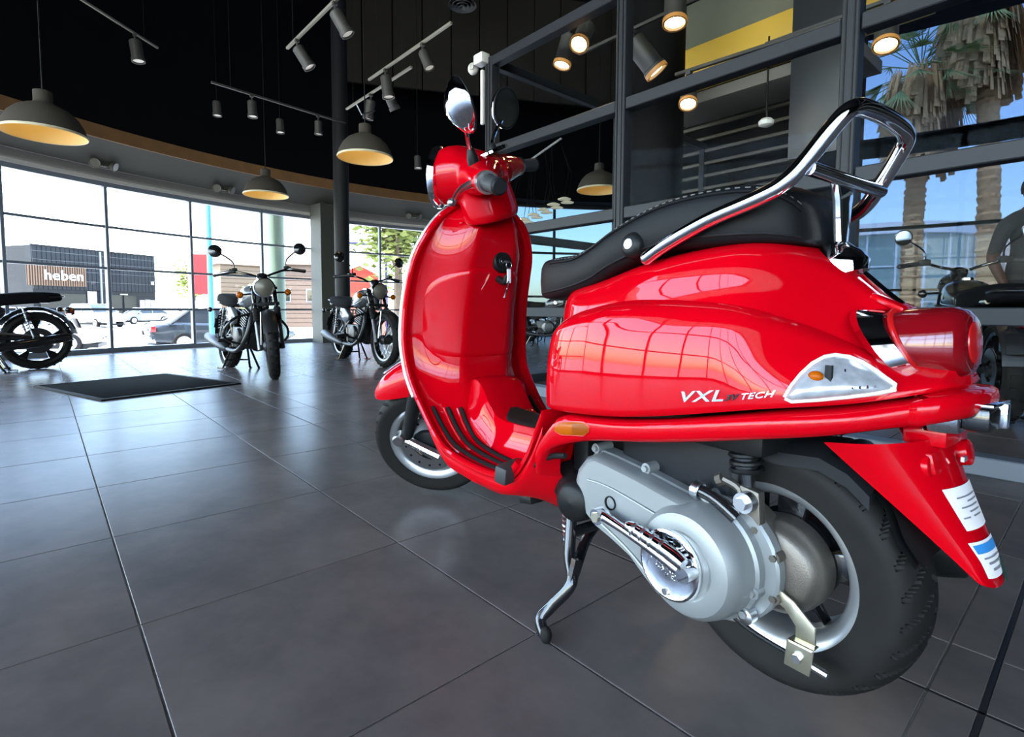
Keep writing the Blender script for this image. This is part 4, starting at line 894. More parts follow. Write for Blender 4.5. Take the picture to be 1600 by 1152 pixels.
mb = MB(); mb.loft([[FA+V((x+dx, y, z+dz)) for dx, dz in ((-.008, -.017), (.008, -.017), (.012, 0), (.008, .017), (-.008, .017), (-.012, 0))] for x, z, y in ((.075, .052, .085), (.03, .02, .087), (-.025, -.02, .087))])
mb = MB(); mb.tube([FA+V((.078, .082, .052)), FA+V((.02, .086, .012)), FA+V((-.04, .086, -.03))], [.018, .017, .020], 10, k=3); fa = sbuild(mb, 'fork_arm', STEEL)
t = text_mb('Vespa', .022, .0008, .3, 1.0, .0003); t.xf(lambda p: FA+V((.058-p.x*.83-p.y*.55, .1045+p.z, .043-p.x*.62+p.y*.80-.008))); sbuild(t, 'arm_script', CHROME, fa, weld=False)
mb = MB(); mb.lathe([(0, .022), (.018, .022), (.022, .017), (.022, -.02), (0, -.02)], FA+V((.082, .092, .056)), (0, 1, 0), 24); sbuild(mb, 'arm_cap', STEEL, fa)
mb = MB(); mb.box(FA+V((-.075, .06, -.02)), (.05, .05, .085), M.Rotation(.5, 3, 'Y')); sbuild(mb, 'brake_caliper', STEEL, bevel=.008)
mb = MB(); mb.tube([(1.245, .06, .50), (1.285, .068, .40), (1.325, .075, .31), (1.345, .08, .275)], [.028, .025, .022, .022], 14, k=4); mb.tube([(1.22, .02, .47), (1.25, .06, .50)], .03, 12); sbuild(mb, 'front_fork', BLACK)
mb = MB(); mb.tube([(1.21, .07, .50), (1.19, .085, .36), (1.17, .10, .26), (1.165, .10, .19), (1.19, .09, .15), (1.215, .075, .165)], .006, 8, k=5); sbuild(mb, 'brake_hose', BLACK)
FE = [(1.02, .435, .53, .07), (1.08, .44, .545, .082), (1.15, .44, .553, .087), (1.22, .437, .552, .088), (1.29, .432, .54, .086), (1.35, .426, .516, .08), (1.40, .42, .485, .066), (1.43, .416, .455, .046), (1.449, .414, .43, .02), (1.453, .414, .42, .005)]
def fnd(u, v, o=0):
    x = 1.02+.433*u; zb, zt2, w = interp(FE, x); a = PI*v
    return V((x, (w+o)*cos(a)*(abs(cos(a))**-.12 if abs(cos(a)) > .01 else 1), zb+(zt2+o-zb)*sin(a)**.8))
mb = MB(); mb.grid(lambda u, v: fnd(u**.8, v), 30, 22); mb.grid(lambda u, v: fnd(u**.8, v, -.004), 30, 22); ff = sbuild(mb, 'front_mudguard', RED, angle=60)
mb = MB()
for dy in (-.016, 0, .016): mb.tube([fnd(u, .5)+V((0, dy, .003)) for u in [.3+.55*i/14 for i in range(15)]], .0035, 6)
sbuild(mb, 'mudguard_crest', CHROME, ff)
mb = MB(); mb.tube([fnd(u, .5)+V((0, 0, .002)) for u in [.28+.6*i/14 for i in range(15)]], .006, 8, sx=1); sbuild(mb, 'crest_base', DARKGREY, ff)
# headset
mb = MB()
def eln(c, ry, rz, tilt=0, n=26): return ell(c, ry, rz, tilt, n, 2.2)
mb.loft([eln((1.034, 0, 1.098), .079, .080, -.2), eln((1.0, 0, 1.098), .083, .083, -.15), eln((.96, 0, 1.097), .09, .08, 0), eln((.91, 0, 1.090), .098, .066, 0), eln((.87, 0, 1.086), .095, .052, 0), eln((.838, 0, 1.082), .07, .036, 0), eln((.824, 0, 1.08), .045, .02, 0)])
for e in (1, -1):
    rings = []
    for y, cx, cz, rx, rz in ((.03, .91, 1.085, .075, .06), (.09, .893, 1.084, .065, .052), (.14, .877, 1.083, .053, .045), (.19, .862, 1.081, .043, .037), (.225, .85, 1.079, .034, .031), (.23, .849, 1.079, .026, .024)):
        rings.append([V((cx+rx*cos(t), e*y, cz+rz*sin(t))) for t in [2*PI*i/22 for i in range(22)]])
    mb.loft(rings)
mb.loft([[V((cx+rx*cos(t)-.0*z, ry*sin(t), z)) for t in [2*PI*i/26 for i in range(26)]] for z, cx, rx, ry in ((.955, .905, .078, .090), (.975, .905, .084, .096), (1.01, .908, .082, .092), (1.05, .91, .078, .088), (1.09, .9, .05, .06))])
hs = sbuild(mb, 'headset', RED, angle=180)
rm = hs.modifiers.new('fuse', 'REMESH'); rm.mode = 'VOXEL'; rm.voxel_size = .0042; rm.use_smooth_shade = True
sm = hs.modifiers.new('smooth', 'SMOOTH'); sm.factor = .5; sm.iterations = 14
HA = V((.98, 0, .2)); 
mb = MB(); mb.lathe([(.080, -.016), (.088, -.01), (.0895, .0), (.085, .010), (.076, .013), (.072, .006)], (1.040, 0, 1.099), HA, 44); hr = sbuild(mb, 'headlight_ring', CHROME)
mb = MB(); mb.lathe([(.074, .006), (.05, .017), (.025, .022), (0, .024)], (1.040, 0, 1.099), HA, 36); sbuild(mb, 'headlight_lens', CLEARL, hr)
mb = MB(); mb.loft([[V((.872+a*cos(t), b*sin(t), z-.22*(a*cos(t)))) for t in [2*PI*i/28 for i in range(28)]] for a, b, z in ((.052, .062, 1.136), (.05, .06, 1.143), (.044, .053, 1.146), (.042, .05, 1.144))]); spd = sbuild(mb, 'speedometer', CHROME)
mb = MB(); mb.loft([[V((.872+a*cos(t), b*sin(t), z+.22*(-a*cos(t)))) for t in [2*PI*i/28 for i in range(28)]] for a, b, z in ((.042, .05, 1.1455), (.02, .025, 1.1475))]); sbuild(mb, 'speedometer_glass', GLOSSBLACK, spd)
for e in (1, -1):
    mb = MB(); d = V((-.05, e*.088, -.010)); p0 = V((.849, e*.225, 1.079))
    mb.tube([p0, p0+d*.3, p0+d*.32, p0+d*.95, p0+d], [.022, .022, .020, .0215, .019], 18); g_ = sbuild(mb, 'hand_grip', GRIPRUB)
    mb = MB(); mb.tube([p0+d*1.0, p0+d*1.04, p0+d*1.10], [.021, .021, .016], 18); sbuild(mb, 'bar_end', DARKGREY, g_)
    mb = MB(); mb.tube([p0-d*.1, p0+d*.02, p0+d*.2], [.026, .029, .029], 22); sbuild(mb, 'grip_collar', STEEL, g_)
    mb = MB(); mb.tube([(.872, e*.195, 1.083), (.905, e*.225, 1.076), (.917, e*.26, 1.066), (.915, e*.31, 1.055), (.917, e*.322, 1.053)], [.010, .009, .007, .007, .009], 10, k=4, sx=1); mb.ball((.917, e*.324, 1.053), .0105); sbuild(mb, 'brake_lever', STEEL)
    mb = MB(); mb.lathe([(.016, -.004), (.016, .012), (.010, .035), (.006, .04)], (.892, e*.135, 1.125), (0, e*.15, 1), 16); mr_ = sbuild(mb, 'mirror', BLACK)
    C_ = V((.852, e*.272, 1.258))
    if e > 0: nrm = V((-.84, -.52, .12)).normalized()
    else: nrm = V((-.86, .50, -.15)).normalized()
    mb = MB(); mb.tube([(.892, e*.138, 1.15), (.89, e*.155, 1.175), (.878, e*.20, 1.205), C_-nrm*.02+V((0, 0, -.03))], .0058, 10, k=5); sbuild(mb, 'mirror_stem', CHROME, mr_)
    mb = MB(); mb.lathe([(.060, .002), (.0635, 0), (.0635, -.006), (.054, -.020), (.036, -.034), (.018, -.043), (0, -.045)], C_, nrm, 36); sbuild(mb, 'mirror_shell', CHROME, mr_)
    mb = MB(); mb.lathe([(.0, .0012), (.058, .0012)], C_, nrm, 36); sbuild(mb, 'mirror_face', MIRROR, mr_)
    mb = MB(); mb.lathe([(.0575, .003), (.062, .003), (.0645, -.001), (.062, -.004)], C_, nrm, 36); sbuild(mb, 'mirror_gasket', BLACK, mr_)
# key left hanging from the ignition
ky = thing('key', 'small silver ignition key with a white tag hanging from the red scooter\'s lock', 'key', SC.matrix_basis @ V((0, 0, 0)), -.0954)
ky.location = SC.location
b = MB(); b.tube([LK+V((-.004, 0, 0)), LK+V((-.026, 0, -.003))], .0032, 8); b.tube([LK+V((-.028, 0, -.003))+V((0, cos(t)*.010, -.010+sin(t)*.010)) for t in [2*PI*i/16 for i in range(17)]], .0012, 6); b.build('key_ring', STEEL, ky)
b = MB(); b.box(LK+V((-.029, .001, -.046)), (.003, .014, .042)); b.build('key_tag', PAPER, ky, bevel=.001)
b = MB(); b.tube([LK+V((-.031, .004, -.062)), LK+V((-.031, .010, -.085))], .006, 8, sx=.4); b.tube([LK+V((-.031, .010, -.085)), LK+V((-.031, .020, -.112))], .0032, 6); b.build('spare_key', CHROME, ky)
# ================================================================== motorcycles
BFEND = P('fender_black', (.012, .012, .013), .35)
BSEAT = P('bike_seat_vinyl', (.006, .006, .007), .85, spec=.05)
BKENG = P('engine_black', (.03, .03, .031), .4, .5)
CHR2 = P('dark_chrome', (.13, .13, .135), .3, 1)
def motorcycle(label, loc, rz, steer_deg=0, tank=(.03, .03, .033), wheels='wire', lean=0, group=None, mirrors=1, pipe=-1, headl=True):
    t = thing('motorcycle', label, 'motorcycle', loc, rz, group)
    TANKM = P('tank_paint', tank, .25, coat=.6); WB_ = 1.40; RR, FR = .315, .32
    if lean: t.rotation_euler = (lean, 0, rz)
    Q0 = V((1.08, 0, .92)); ax = V((-.44, 0, .9)).normalized(); RS = M.Rotation(radians(steer_deg), 3, ax)
    def B(b, name, m, parent=t, st=False, **k):
        if st: b.xf(lambda p: Q0+RS @ (p-Q0))
        return b.build(name, m, parent, **k)
    def wheel(c, R, hw, st, pre):
        b = MB(); b.lathe([(R-.075, hw*.75), (R-.05, hw), (R-.02, hw*.8), (R-.005, hw*.4), (R, 0), (R-.005, -hw*.4), (R-.02, -hw*.8), (R-.05, -hw), (R-.075, -hw*.75)], c, (0, 1, 0), 40)
        for i in range(28):
            a = 2*PI*i/28
            for e in (1, -1): b.box(c+V((cos(a), 0, sin(a)))*(R-.004)+V((0, e*hw*.35, 0)), (.018, hw*.5, .010), M.Rotation(-a+PI/2, 3, 'Y'))
        B(b, pre+'_tyre', RUBBER, st=st)
        b = MB(); b.lathe([(R-.07, hw*.72), (R-.095, hw*.6), (R-.095, -hw*.6), (R-.07, -hw*.72)], c, (0, 1, 0), 40); r_ = B(b, pre+'_rim', CHR2 if wheels == 'wire' else GLOSSBLACK, st=st)
        b = MB(); b.lathe([(0, .07), (.035, .07), (.035, .05), (.055, .05), (.055, -.05), (.035, -.07), (0, -.07)], c, (0, 1, 0), 20); B(b, 'wheel_hub', BKENG, r_, st=st)
        if wheels == 'wire':
            for i in range(18):
                a = 2*PI*i/18; a2 = a+(.35 if i % 2 else -.35); e = 1 if i % 4 < 2 else -1
                b = MB(); b.tube([c+V((cos(a2)*.05, e*.045, sin(a2)*.05)), c+V((cos(a)*(R-.09), 0, sin(a)*(R-.09)))], .003, 4); B(b, 'spoke', STEEL, r_, st=st)
        else:
            for i in range(5):
                a = 2*PI*i/5+.3; d = V((cos(a), 0, sin(a))); s_ = V((-sin(a), 0, cos(a))); b = MB()
                b.loft([[c+d*q+s_*u*w+V((0, y, 0)) for u, y in ((-1, -.015), (-1, .015), (1, .015), (1, -.015))] for q, w in ((.04, .03), (R-.17, .016), (R-.09, .045))]); B(b, 'spoke', GLOSSBLACK, r_, st=st)
        b = MB(); b.lathe([(.07, .062), (.14, .062), (.14, .057), (.07, .057), (.07, .062)], c, (0, 1, 0), 32); B(b, 'brake_disc', CHR2, st=st)
    RA, FA_ = V((0, 0, RR)), V((WB_, 0, FR))
    wheel(RA, RR, .065, False, 'rear'); wheel(FA_, FR, .05, True, 'front')
    for e in (1, -1):                           # fork
        b = MB(); b.tube([(1.375, e*.095, FR-.03), (1.30, e*.095, .50), (1.28, e*.095, .545)], .026, 12); B(b, 'fork_slider', CHR2, st=True)
        b = MB(); b.tube([(1.28, e*.095, .545), (1.12, e*.095, .90)], .021, 12); B(b, 'fork_tube', GLOSSBLACK, st=True)
        b = MB(); b.tube([V((1.275-.055*i/10*1.0, e*.095, .56+.125*i/10)) for i in range(11)], [.033 if i % 2 else .027 for i in range(11)], 12); B(b, 'fork_gaiter', RUBBER, st=True)
        b = MB(); b.tube([(1.14, e*.10, .83), (1.15, e*.19, .825)], .009, 8); b.ball((1.155, e*.215, .825), (.03, .028, .034), 14, 10); s1 = B(b, 'turn_signal', GLOSSBLACK, st=True)
        b = MB(); b.lathe([(0, .034), (.022, .028), (.032, .01), (.032, 0)], (1.16, e*.215, .825), (1, 0, .1), 16); B(b, 'signal_lens', AMBER, s1, st=True)
        b = MB(); b.tube([(1.03, e*.05, 1.0), (1.05, e*.14, 1.03), (1.0, e*.26, 1.06), (.94, e*.39, 1.04)], .0115, 10, k=5); B(b, 'handlebar', GLOSSBLACK, st=True)
        b = MB(); b.tube([(.985, e*.285, 1.056), (.93, e*.41, 1.037)], .018, 12); b.ball((.928, e*.413, 1.037), .02); B(b, 'hand_grip', GRIPRUB, st=True)
        b = MB(); b.box((.995, e*.245, 1.062), (.05, .075, .045)); b.box((1.03, e*.235, 1.075), (.05, .05, .03)); B(b, 'switch_housing', BLACK, st=True, bevel=.006)
        b = MB(); b.tube([(1.03, e*.24, 1.06), (1.05, e*.29, 1.055), (1.02, e*.42, 1.04)], .007, 6, k=3); B(b, 'lever', STEEL, st=True)
        if mirrors:
            b = MB(); b.tube([(1.0, e*.235, 1.08), (1.01, e*.25, 1.16), (.99, e*.36, 1.25)], .006, 8, k=4); m_ = B(b, 'mirror', GLOSSBLACK, st=True)
            b = MB(); b.lathe([(0, -.004), (.054, -.004), (.062, 0), (.06, .012), (.04, .024), (0, .03)], (.98, e*.385, 1.265), (1, .1*e, .15), 26); B(b, 'mirror_head', GLOSSBLACK, m_, st=True)
            b = MB(); b.lathe([(0, -.0045), (.053, -.0045)], (.98, e*.385, 1.265), (1, .1*e, .15), 26); B(b, 'mirror_face', MIRROR, m_, st=True)
    b = MB(); b.box((1.115, 0, .875), (.07, .25, .03)); b.box((1.185, 0, .72), (.07, .25, .035)); b.tube([(1.06, 0, 1.0), (1.20, 0, .68)], .03, 12); B(b, 'triple_clamp', BLACK, st=True, bevel=.006)
    HC = V((1.20, 0, .885))
    b = MB(); b.lathe([(0, -.12), (.05, -.11), (.085, -.06), (.094, 0), (.096, .03)], HC, (1, 0, -.06), 30); h = B(b, 'headlight', GLOSSBLACK, st=True)
    b = MB(); b.lathe([(.094, .02), (.100, .03), (.098, .045), (.088, .046), (.086, .036)], HC, (1, 0, -.06), 30); B(b, 'headlight_ring', CHROME, h, st=True)
    b = MB(); b.lathe([(.088, .036), (.06, .055), (0, .062)], HC, (1, 0, -.06), 26); B(b, 'headlight_lens', P('headlamp_glass', (.13, .12, .095), .4, .2), h, st=True)
    b = MB(); b.lathe([(0, 0), (.052, 0), (.056, .015), (.05, .06), (.0, .065)], (1.09, 0, 1.0), (.5, 0, -.85), 22); B(b, 'instrument', GLOSSBLACK, st=True)
    b = MB(); 
    def ff(u, v, o):
        a = radians(25)+radians(150)*u; y = (2*v-1); return FA_+V((cos(a), 0, sin(a)))*(FR+.028-.022*y*y+o)+V((0, .062*y, 0))
    b.grid(lambda u, v: ff(u, v, 0), 20, 8); b.grid(lambda u, v: ff(u, v, -.004), 20, 8); fe = B(b, 'front_fender', BFEND, st=True, angle=60)
    for e in (1, -1):
        b = MB(); b.tube([ff(.45, .5+e*.45, 0), FA_+V((-.02, e*.085, .02))], .006, 6); B(b, 'fender_stay', STEEL, fe, st=True)
    # tank, seat, panels
    b = MB(); rs = []
    for x, zb, zt3, w in ((.60, .70, .745, .05), (.62, .68, .80, .10), (.70, .67, .865, .125), (.80, .67, .905, .14), (.90, .68, .915, .145), (.98, .70, .905, .13), (1.04, .74, .875, .09), (1.06, .77, .84, .04)):
        rs.append([V((x, w*(abs(cos(a))**.75)*(1 if cos(a) > 0 else -1), (zb+zt3)/2+(zt3-zb)/2*(abs(sin(a))**.8)*(1 if sin(a) > 0 else -1))) for a in [2*PI*i/28 for i in range(28)]])
    b.loft(rs); tk = B(b, 'fuel_tank', TANKM, angle=70)
    b = MB(); b.lathe([(.035, 0), (.035, .014), (.03, .018), (0, .018)], (.85, 0, .912), (0, 0, 1), 20); B(b, 'filler_cap', CHROME, tk)
    for e in (1, -1):
        b = MB(); b.lathe([(.032, 0), (.034, .003), (0, .006)], (.86, e*.140, .80), (0, e, .12), 20); B(b, 'tank_badge', STEEL, tk)
        b = MB(); b.tube([(.64, e*.108, .72), (.75, e*.134, .725), (.9, e*.143, .74), (1.0, e*.12, .78)], .004, 6, k=4); B(b, 'pinstripe', STEEL, tk)
    b = MB(); rs = []
    for x, z0, z1, w in ((.62, .715, .80, .09), (.52, .69, .80, .13), (.35, .69, .81, .145), (.22, .70, .825, .14), (.08, .715, .84, .13), (-.08, .73, .845, .12), (-.20, .75, .835, .10), (-.225, .77, .81, .06)):
        rs.append([V((x, y*w, z)) for y, z in ((-1, z0+.01), (-.95, z0), (.95, z0), (1, z0+.01), (1, z1-.03), (.9, z1-.008), (.6, z1), (0, z1+.004), (-.6, z1), (-.9, z1-.008), (-1, z1-.03))])
    b.loft(rs); B(b, 'seat', BSEAT, angle=70)
    for e in (1, -1):
        b = MB(); b.loft([[V((.42+r*k*cos(a)*.16, e*(.105+o), .60+r*k*sin(a)*.095-.03*cos(a)*k)) for a in [2*PI*i/22 for i in range(22)]] for k, r, o in ((1, 1, -.02), (1, 1, .012), (.9, 1, .022), (.05, 1, .028))]); B(b, 'side_panel', TANKM, angle=50)
        b = MB(); b.tube([(.05, e*.12, .36), (.09, e*.115, .50), (.13, e*.11, .68)], .010, 8); sh_ = B(b, 'rear_shock', STEEL)
        b = MB(); b.tube([V((.062+.05*i/60, e*.118, .43+.20*i/60))+V((cos(i*.7), sin(i*.7), 0))*.026 for i in range(61)], .0045, 5); B(b, 'shock_spring', CHR2, sh_)
        b = MB(); b.tube([(0, e*.10, RR), (.48, e*.09, .38)], .02, 10); B(b, 'swing_arm', BLACK)
        b = MB(); b.tube([(.50, e*.10, .35), (.50, e*.23, .33)], .013, 8); b.tube([(.50, e*.16, .335), (.50, e*.25, .33)], .019, 10); B(b, 'foot_peg', RUBBER)
        b = MB(); b.tube([(-.23, e*.06, .66), (-.24, e*.13, .655)], .008, 8); b.ball((-.25, e*.16, .655), (.03, .026, .03), 14, 10); s1 = B(b, 'turn_signal', GLOSSBLACK)
        b = MB(); b.lathe([(0, .03), (.022, .022), (.028, 0)], (-.26, e*.16, .655), (-1, 0, 0), 14); B(b, 'signal_lens', AMBER, s1)
        b = MB(); b.tube([(1.07, 0, .80), (.95, e*.05, .62), (.88, e*.08, .30), (.52, e*.10, .24), (.48, e*.10, .40), (.30, e*.11, .70), (-.10, e*.11, .74)], .016, 8, k=4); B(b, 'frame_tube', GLOSSBLACK)
    b = MB()
    def rf(u, v, o):
        a = radians(10)+radians(140)*u; y = (2*v-1); return RA+V((-cos(a), 0, sin(a)))*(RR+.055-.03*y*y+o)+V((0, .085*y, 0))
    b.grid(lambda u, v: rf(u, v, 0), 20, 8); b.grid(lambda u, v: rf(u, v, -.005), 20, 8); B(b, 'rear_fender', BFEND, angle=60)
    b = MB(); b.tube([(-.30, 0, .63), (-.335, 0, .635)], [.045, .04], 20); tl_ = B(b, 'tail_light', REDL); b = MB(); b.box((-.285, 0, .645), (.05, .06, .07)); b.box((-.36, 0, .50), (.01, .17, .12), M.Rotation(.35, 3, 'Y')); B(b, 'plate_bracket', BLACK, tl_, bevel=.006)
    b = MB(); b.tube([(-.10, .115, .79), (-.22, .10, .80), (-.245, 0, .80), (-.22, -.10, .80), (-.10, -.115, .79)], .009, 8, k=4); B(b, 'grab_bar', CHR2)
    # engine
    b = MB(); b.box((.66, 0, .37), (.38, .22, .22)); b.lathe([(0, .15), (.08, .15), (.10, .13), (.105, .0)], (.60, 0, .36), (0, 1, 0), 26); b.lathe([(0, .15), (.08, .15), (.10, .13), (.105, .0)], (.74, 0, .37), (0, -1, 0), 26); en = B(b, 'engine_case', BKENG, bevel=.02)
    for i in range(8):
        b = MB(); b.box((.76+.018*i, 0, .49+.024*i), (.19, .20-.004*abs(i-4), .009), M.Rotation(.3, 3, 'Y')); B(b, 'cooling_fin', CHR2, en, bevel=.002)
    b = MB(); b.box((.83, 0, .56), (.12, .13, .24), M.Rotation(.3, 3, 'Y')); b.box((.90, 0, .69), (.15, .14, .06), M.Rotation(.3, 3, 'Y')); B(b, 'cylinder', BKENG, en, bevel=.01)
    for e in (1, -1): b = MB(); b.lathe([(0, .012), (.07, .008), (.078, 0)], (.66, e*.12, .37), (0, e, 0), 22); B(b, 'case_cover', CHR2, en)
    b = MB(); b.tube([(.92, pipe*.05, .64), (1.0, pipe*.08, .55), (.97, pipe*.12, .36), (.80, pipe*.15, .24), (.45, pipe*.155, .24)], .021, 12, k=6); ex = B(b, 'exhaust_pipe', BKENG)
    b = MB(); b.tube([(.47, pipe*.155, .24), (.40, pipe*.16, .25), (.05, pipe*.17, .30), (-.22, pipe*.175, .345), (-.26, pipe*.175, .35)], [.025, .045, .052, .048, .03], 18); B(b, 'silencer', GLOSSBLACK if pipe > 0 else BKENG, ex)
    for e in (1, -1): b = MB(); b.tube([(.95, e*.06, .62), (.97, e*.20, .58), (.95, e*.30, .48), (.93, e*.28, .36), (.90, e*.10, .30)], .013, 8, k=5); B(b, 'crash_bar', GLOSSBLACK)
    b = MB(); b.tube([(.40, .10, .24), (.33, .20, .05), (.31, .225, .010)], .012, 8); b.box((.30, .235, .008), (.05, .07, .008)); B(b, 'side_stand', GLOSSBLACK)
    b = MB()
    for e in (1, -1): b.tube([(.36, e*.08, .24), (.26, e*.14, .02), (.20, e*.17, .012)], .012, 8)
    b.tube([(.30, -.11, .11), (.30, .11, .11)], .009, 8); B(b, 'centre_stand', GLOSSBLACK)
    b = MB(); b.tube([(0, .105, RR+.05), (.5, .10, .43)], .012, 6); b.tube([(0, .105, RR-.05), (.5, .10, .32)], .012, 6); B(b, 'chain', DARKCAST)
    return t
def place_bike(label, front, rear, **k):
    f, r = V((front[0], front[1], 0)), V((rear[0], rear[1], 0)); d = (f-r).normalized()
    return motorcycle(label, f-d*1.40, atan2(d.y, d.x), **k)
B1F, B1R = (5.31, -1.62), (6.57, -1.60)
B2F, B2R = (5.58, -2.97), (6.79, -3.05)
BIKES = 'motorcycles on show in the hall'
place_bike('silver tanked black motorcycle facing the viewer, round headlight lit by the window', B1F, B1R, steer_deg=-17, tank=(.10, .11, .115), lean=-.05, group=BIKES)
place_bike('grey tanked motorcycle turned sideways behind the red scooter, left of its leg shield', B2F, B2R, steer_deg=4, tank=(.05, .052, .055), group=BIKES)
place_bike('black motorcycle at the left edge, seen from its side with the tail toward the window', (7.55, 1.42), (7.86, -.02), wheels='cast', steer_deg=5, tank=(.012, .012, .014), pipe=1, group=BIKES)
place_bike('dark motorcycle inside the glazed office, its mirror and rear wheel showing past the scooter tail', (.94, -5.67), (.45, -4.36), wheels='cast', steer_deg=3, tank=(.01, .01, .011), group=BIKES)
place_bike('black motorcycle glimpsed through the office glass between leg shield and seat', (5.9, -6.9), (7.2, -6.5), steer_deg=8, tank=(.02, .02, .022), group=BIKES)
place_bike('black motorcycle parked beyond the office, nearest the tinted window', (6.9, -8.2), (8.2, -7.6), steer_deg=-8, tank=(.02, .02, .022), group=BIKES)

# ================================================================== person behind the office glass
def person(loc, rz, label):
    t = thing('person', label, 'person', loc, rz)
    J = [(0, 0, .95, .135), (0, 0, 1.12, .125), (0, 0, 1.30, .150), (0, 0, 1.42, .12), (0, 0, 1.50, .055), (0.02, 0, 1.56, .055)]
    E_ = [(i, i+1) for i in range(5)]
    def chain(pts, root):
        k = root
        for p in pts: J.append(p); E_.append((k, len(J)-1)); k = len(J)-1
        return k
    hands = []
    for e in (1, -1):
        chain([(0, e*.10, .88, .105), (.015, e*.115, .52, .066), (.02, e*.12, .48, .064), (0, e*.125, .12, .042), (.0, e*.125, .07, .042), (.11, e*.14, .045, .036), (.18, e*.15, .035, .026)], 0)
        k = chain([(0, e*.15, 1.40, .075), (0, e*.215, 1.36, .062), (-.03, e*.275, 1.12, .045), (.0, e*.29, 1.07, .042), (.10, e*.275, .87, .030)], 3); hands.append(V(J[k][:3]))
    me = bpy.data.meshes.new('body'); me.from_pydata([j[:3] for j in J], E_, [])
    o = bpy.data.objects.new('body', me); COL.objects.link(o)
    sk = o.modifiers.new('skin', 'SKIN'); sk.use_smooth_shade = True
    for i, v in enumerate(me.skin_vertices[0].data): v.radius = (J[i][3], J[i][3]*1.0); v.use_root = (i == 0)
    me.skin_vertices[0].data[2].radius = (.115, .165) ; me.skin_vertices[0].data[0].radius = (.105, .145); me.skin_vertices[0].data[1].radius = (.10, .135)
    sb = o.modifiers.new('sub', 'SUBSURF'); sb.levels = 2; sb.render_levels = 2
    dg = bpy.context.evaluated_depsgraph_get(); m2 = bpy.data.meshes.new_from_object(o.evaluated_get(dg)); bpy.data.objects.remove(o)
    SK = P('skin', (.08, .04, .03), .5, spec=.2); SH = P('dark_shirt', (.012, .012, .014), .8); TR = P('dark_trousers', (.014, .015, .02), .8); SHOE = P('shoe_black', (.008, .008, .008), .4)
    for m in (SK, SH, TR, SHOE): m2.materials.append(m)
    for p in m2.polygons:
        c = p.center; arm = abs(c.y) > .2 and c.z < 1.30
        p.material_index = 3 if c.z < .09 else 2 if (c.z < .92 and not (arm and abs(c.y) > .2)) else 0 if (c.z > 1.485 or (arm and c.z < 1.14)) else 1
        p.use_smooth = True
    link('body', m2, t)
    b = MB()                                    # head with brow, nose, mouth, chin
    def hd(u, v):
        a = 2*PI*u; q = PI*v; x, y, z = sin(q)*cos(a), sin(q)*sin(a), cos(q)
        r = V((x*.098, y*.076, z*.122)); f = max(0, x)
        if z < 0: r.y *= 1-.25*z*z; r.x *= 1-.06*z*z
        r.x += .020*math.exp(-((y*.076)**2/.00016+(z*.122+.012)**2/.0007))*f-.010*f*math.exp(-((abs(y)*.076-.03)**2/.00025+(z*.122-.012)**2/.00018))+.006*f*math.exp(-((z*.122+.058)**2/.00008+(y*.076)**2/.0006))
        return V((.035, 0, 1.655))+r
    b.grid(hd, 36, 26, wu=True); h = b.build('head', SK, t, angle=180)
    for e in (1, -1):
        b = MB(); b.ball((.118, e*.030, 1.667), (.010, .013, .009)); b.build('eye', P('eye_white', (.6, .6, .58), .2), h)
        b = MB(); b.ball((.03, e*.077, 1.65), (.018, .010, .030)); b.build('ear', SK, h)
    b = MB(); b.ball((.124, 0, 1.597), (.008, .022, .006)); b.build('mouth', P('lips', (.22, .07, .06), .5), h)
    b = MB()
    def hair(u, v):
        a = 2*PI*u; q = PI*.60*v; x, y, z = sin(q)*cos(a), sin(q)*sin(a), cos(q)
        if x > .3: q *= 1-.45*ss(.3, 1, x); x, y, z = sin(q)*cos(a), sin(q)*sin(a), cos(q)
        return V((.028, 0, 1.668))+V((x*.104, y*.084, z*.120))*(1+.02*sin(9*a)*sin(7*q))
    b.grid(hair, 32, 14, wu=True); b.build('hair', P('dark_hair', (.006, .005, .005), .6), h, angle=180)
    for hp, e in zip(hands, (1, -1)):
        b = MB(); b.loft([[hp+V((.022*i+dx*.5, dy*(1+.25*(i > 0))-.0, -.032*i+dz)) for dx, dy, dz in [(.018*cos(a), .034*cos(a) if False else .014*sin(a)*e, .034*cos(a)*.6) for a in [2*PI*k/12 for k in range(12)]]] for i in range(4)])
        for k_, (ln, off) in enumerate(((.068, -.024), (.076, -.008), (.072, .008), (.056, .022))):
            p0 = hp+V((.066+off*.6, 0, -.094+off*.5)); b.tube([p0, p0+V((.35*ln, -.1*ln*e, -.7*ln)), p0+V((.35*ln, -.35*ln*e, -1.15*ln)), p0+V((.15*ln, -.55*ln*e, -1.4*ln))], [.009, .0085, .008, .006], 8, k=2)
        b.tube([hp+V((.045, -.01*e, -.02)), hp+V((.085, -.022*e, -.045)), hp+V((.098, -.028*e, -.08))], [.0115, .010, .007], 8, k=2); b.build('hand', SK, t)
    return t
person((.50, -6.0, 0), radians(140), 'person in dark clothes standing behind the office glass at the right edge')

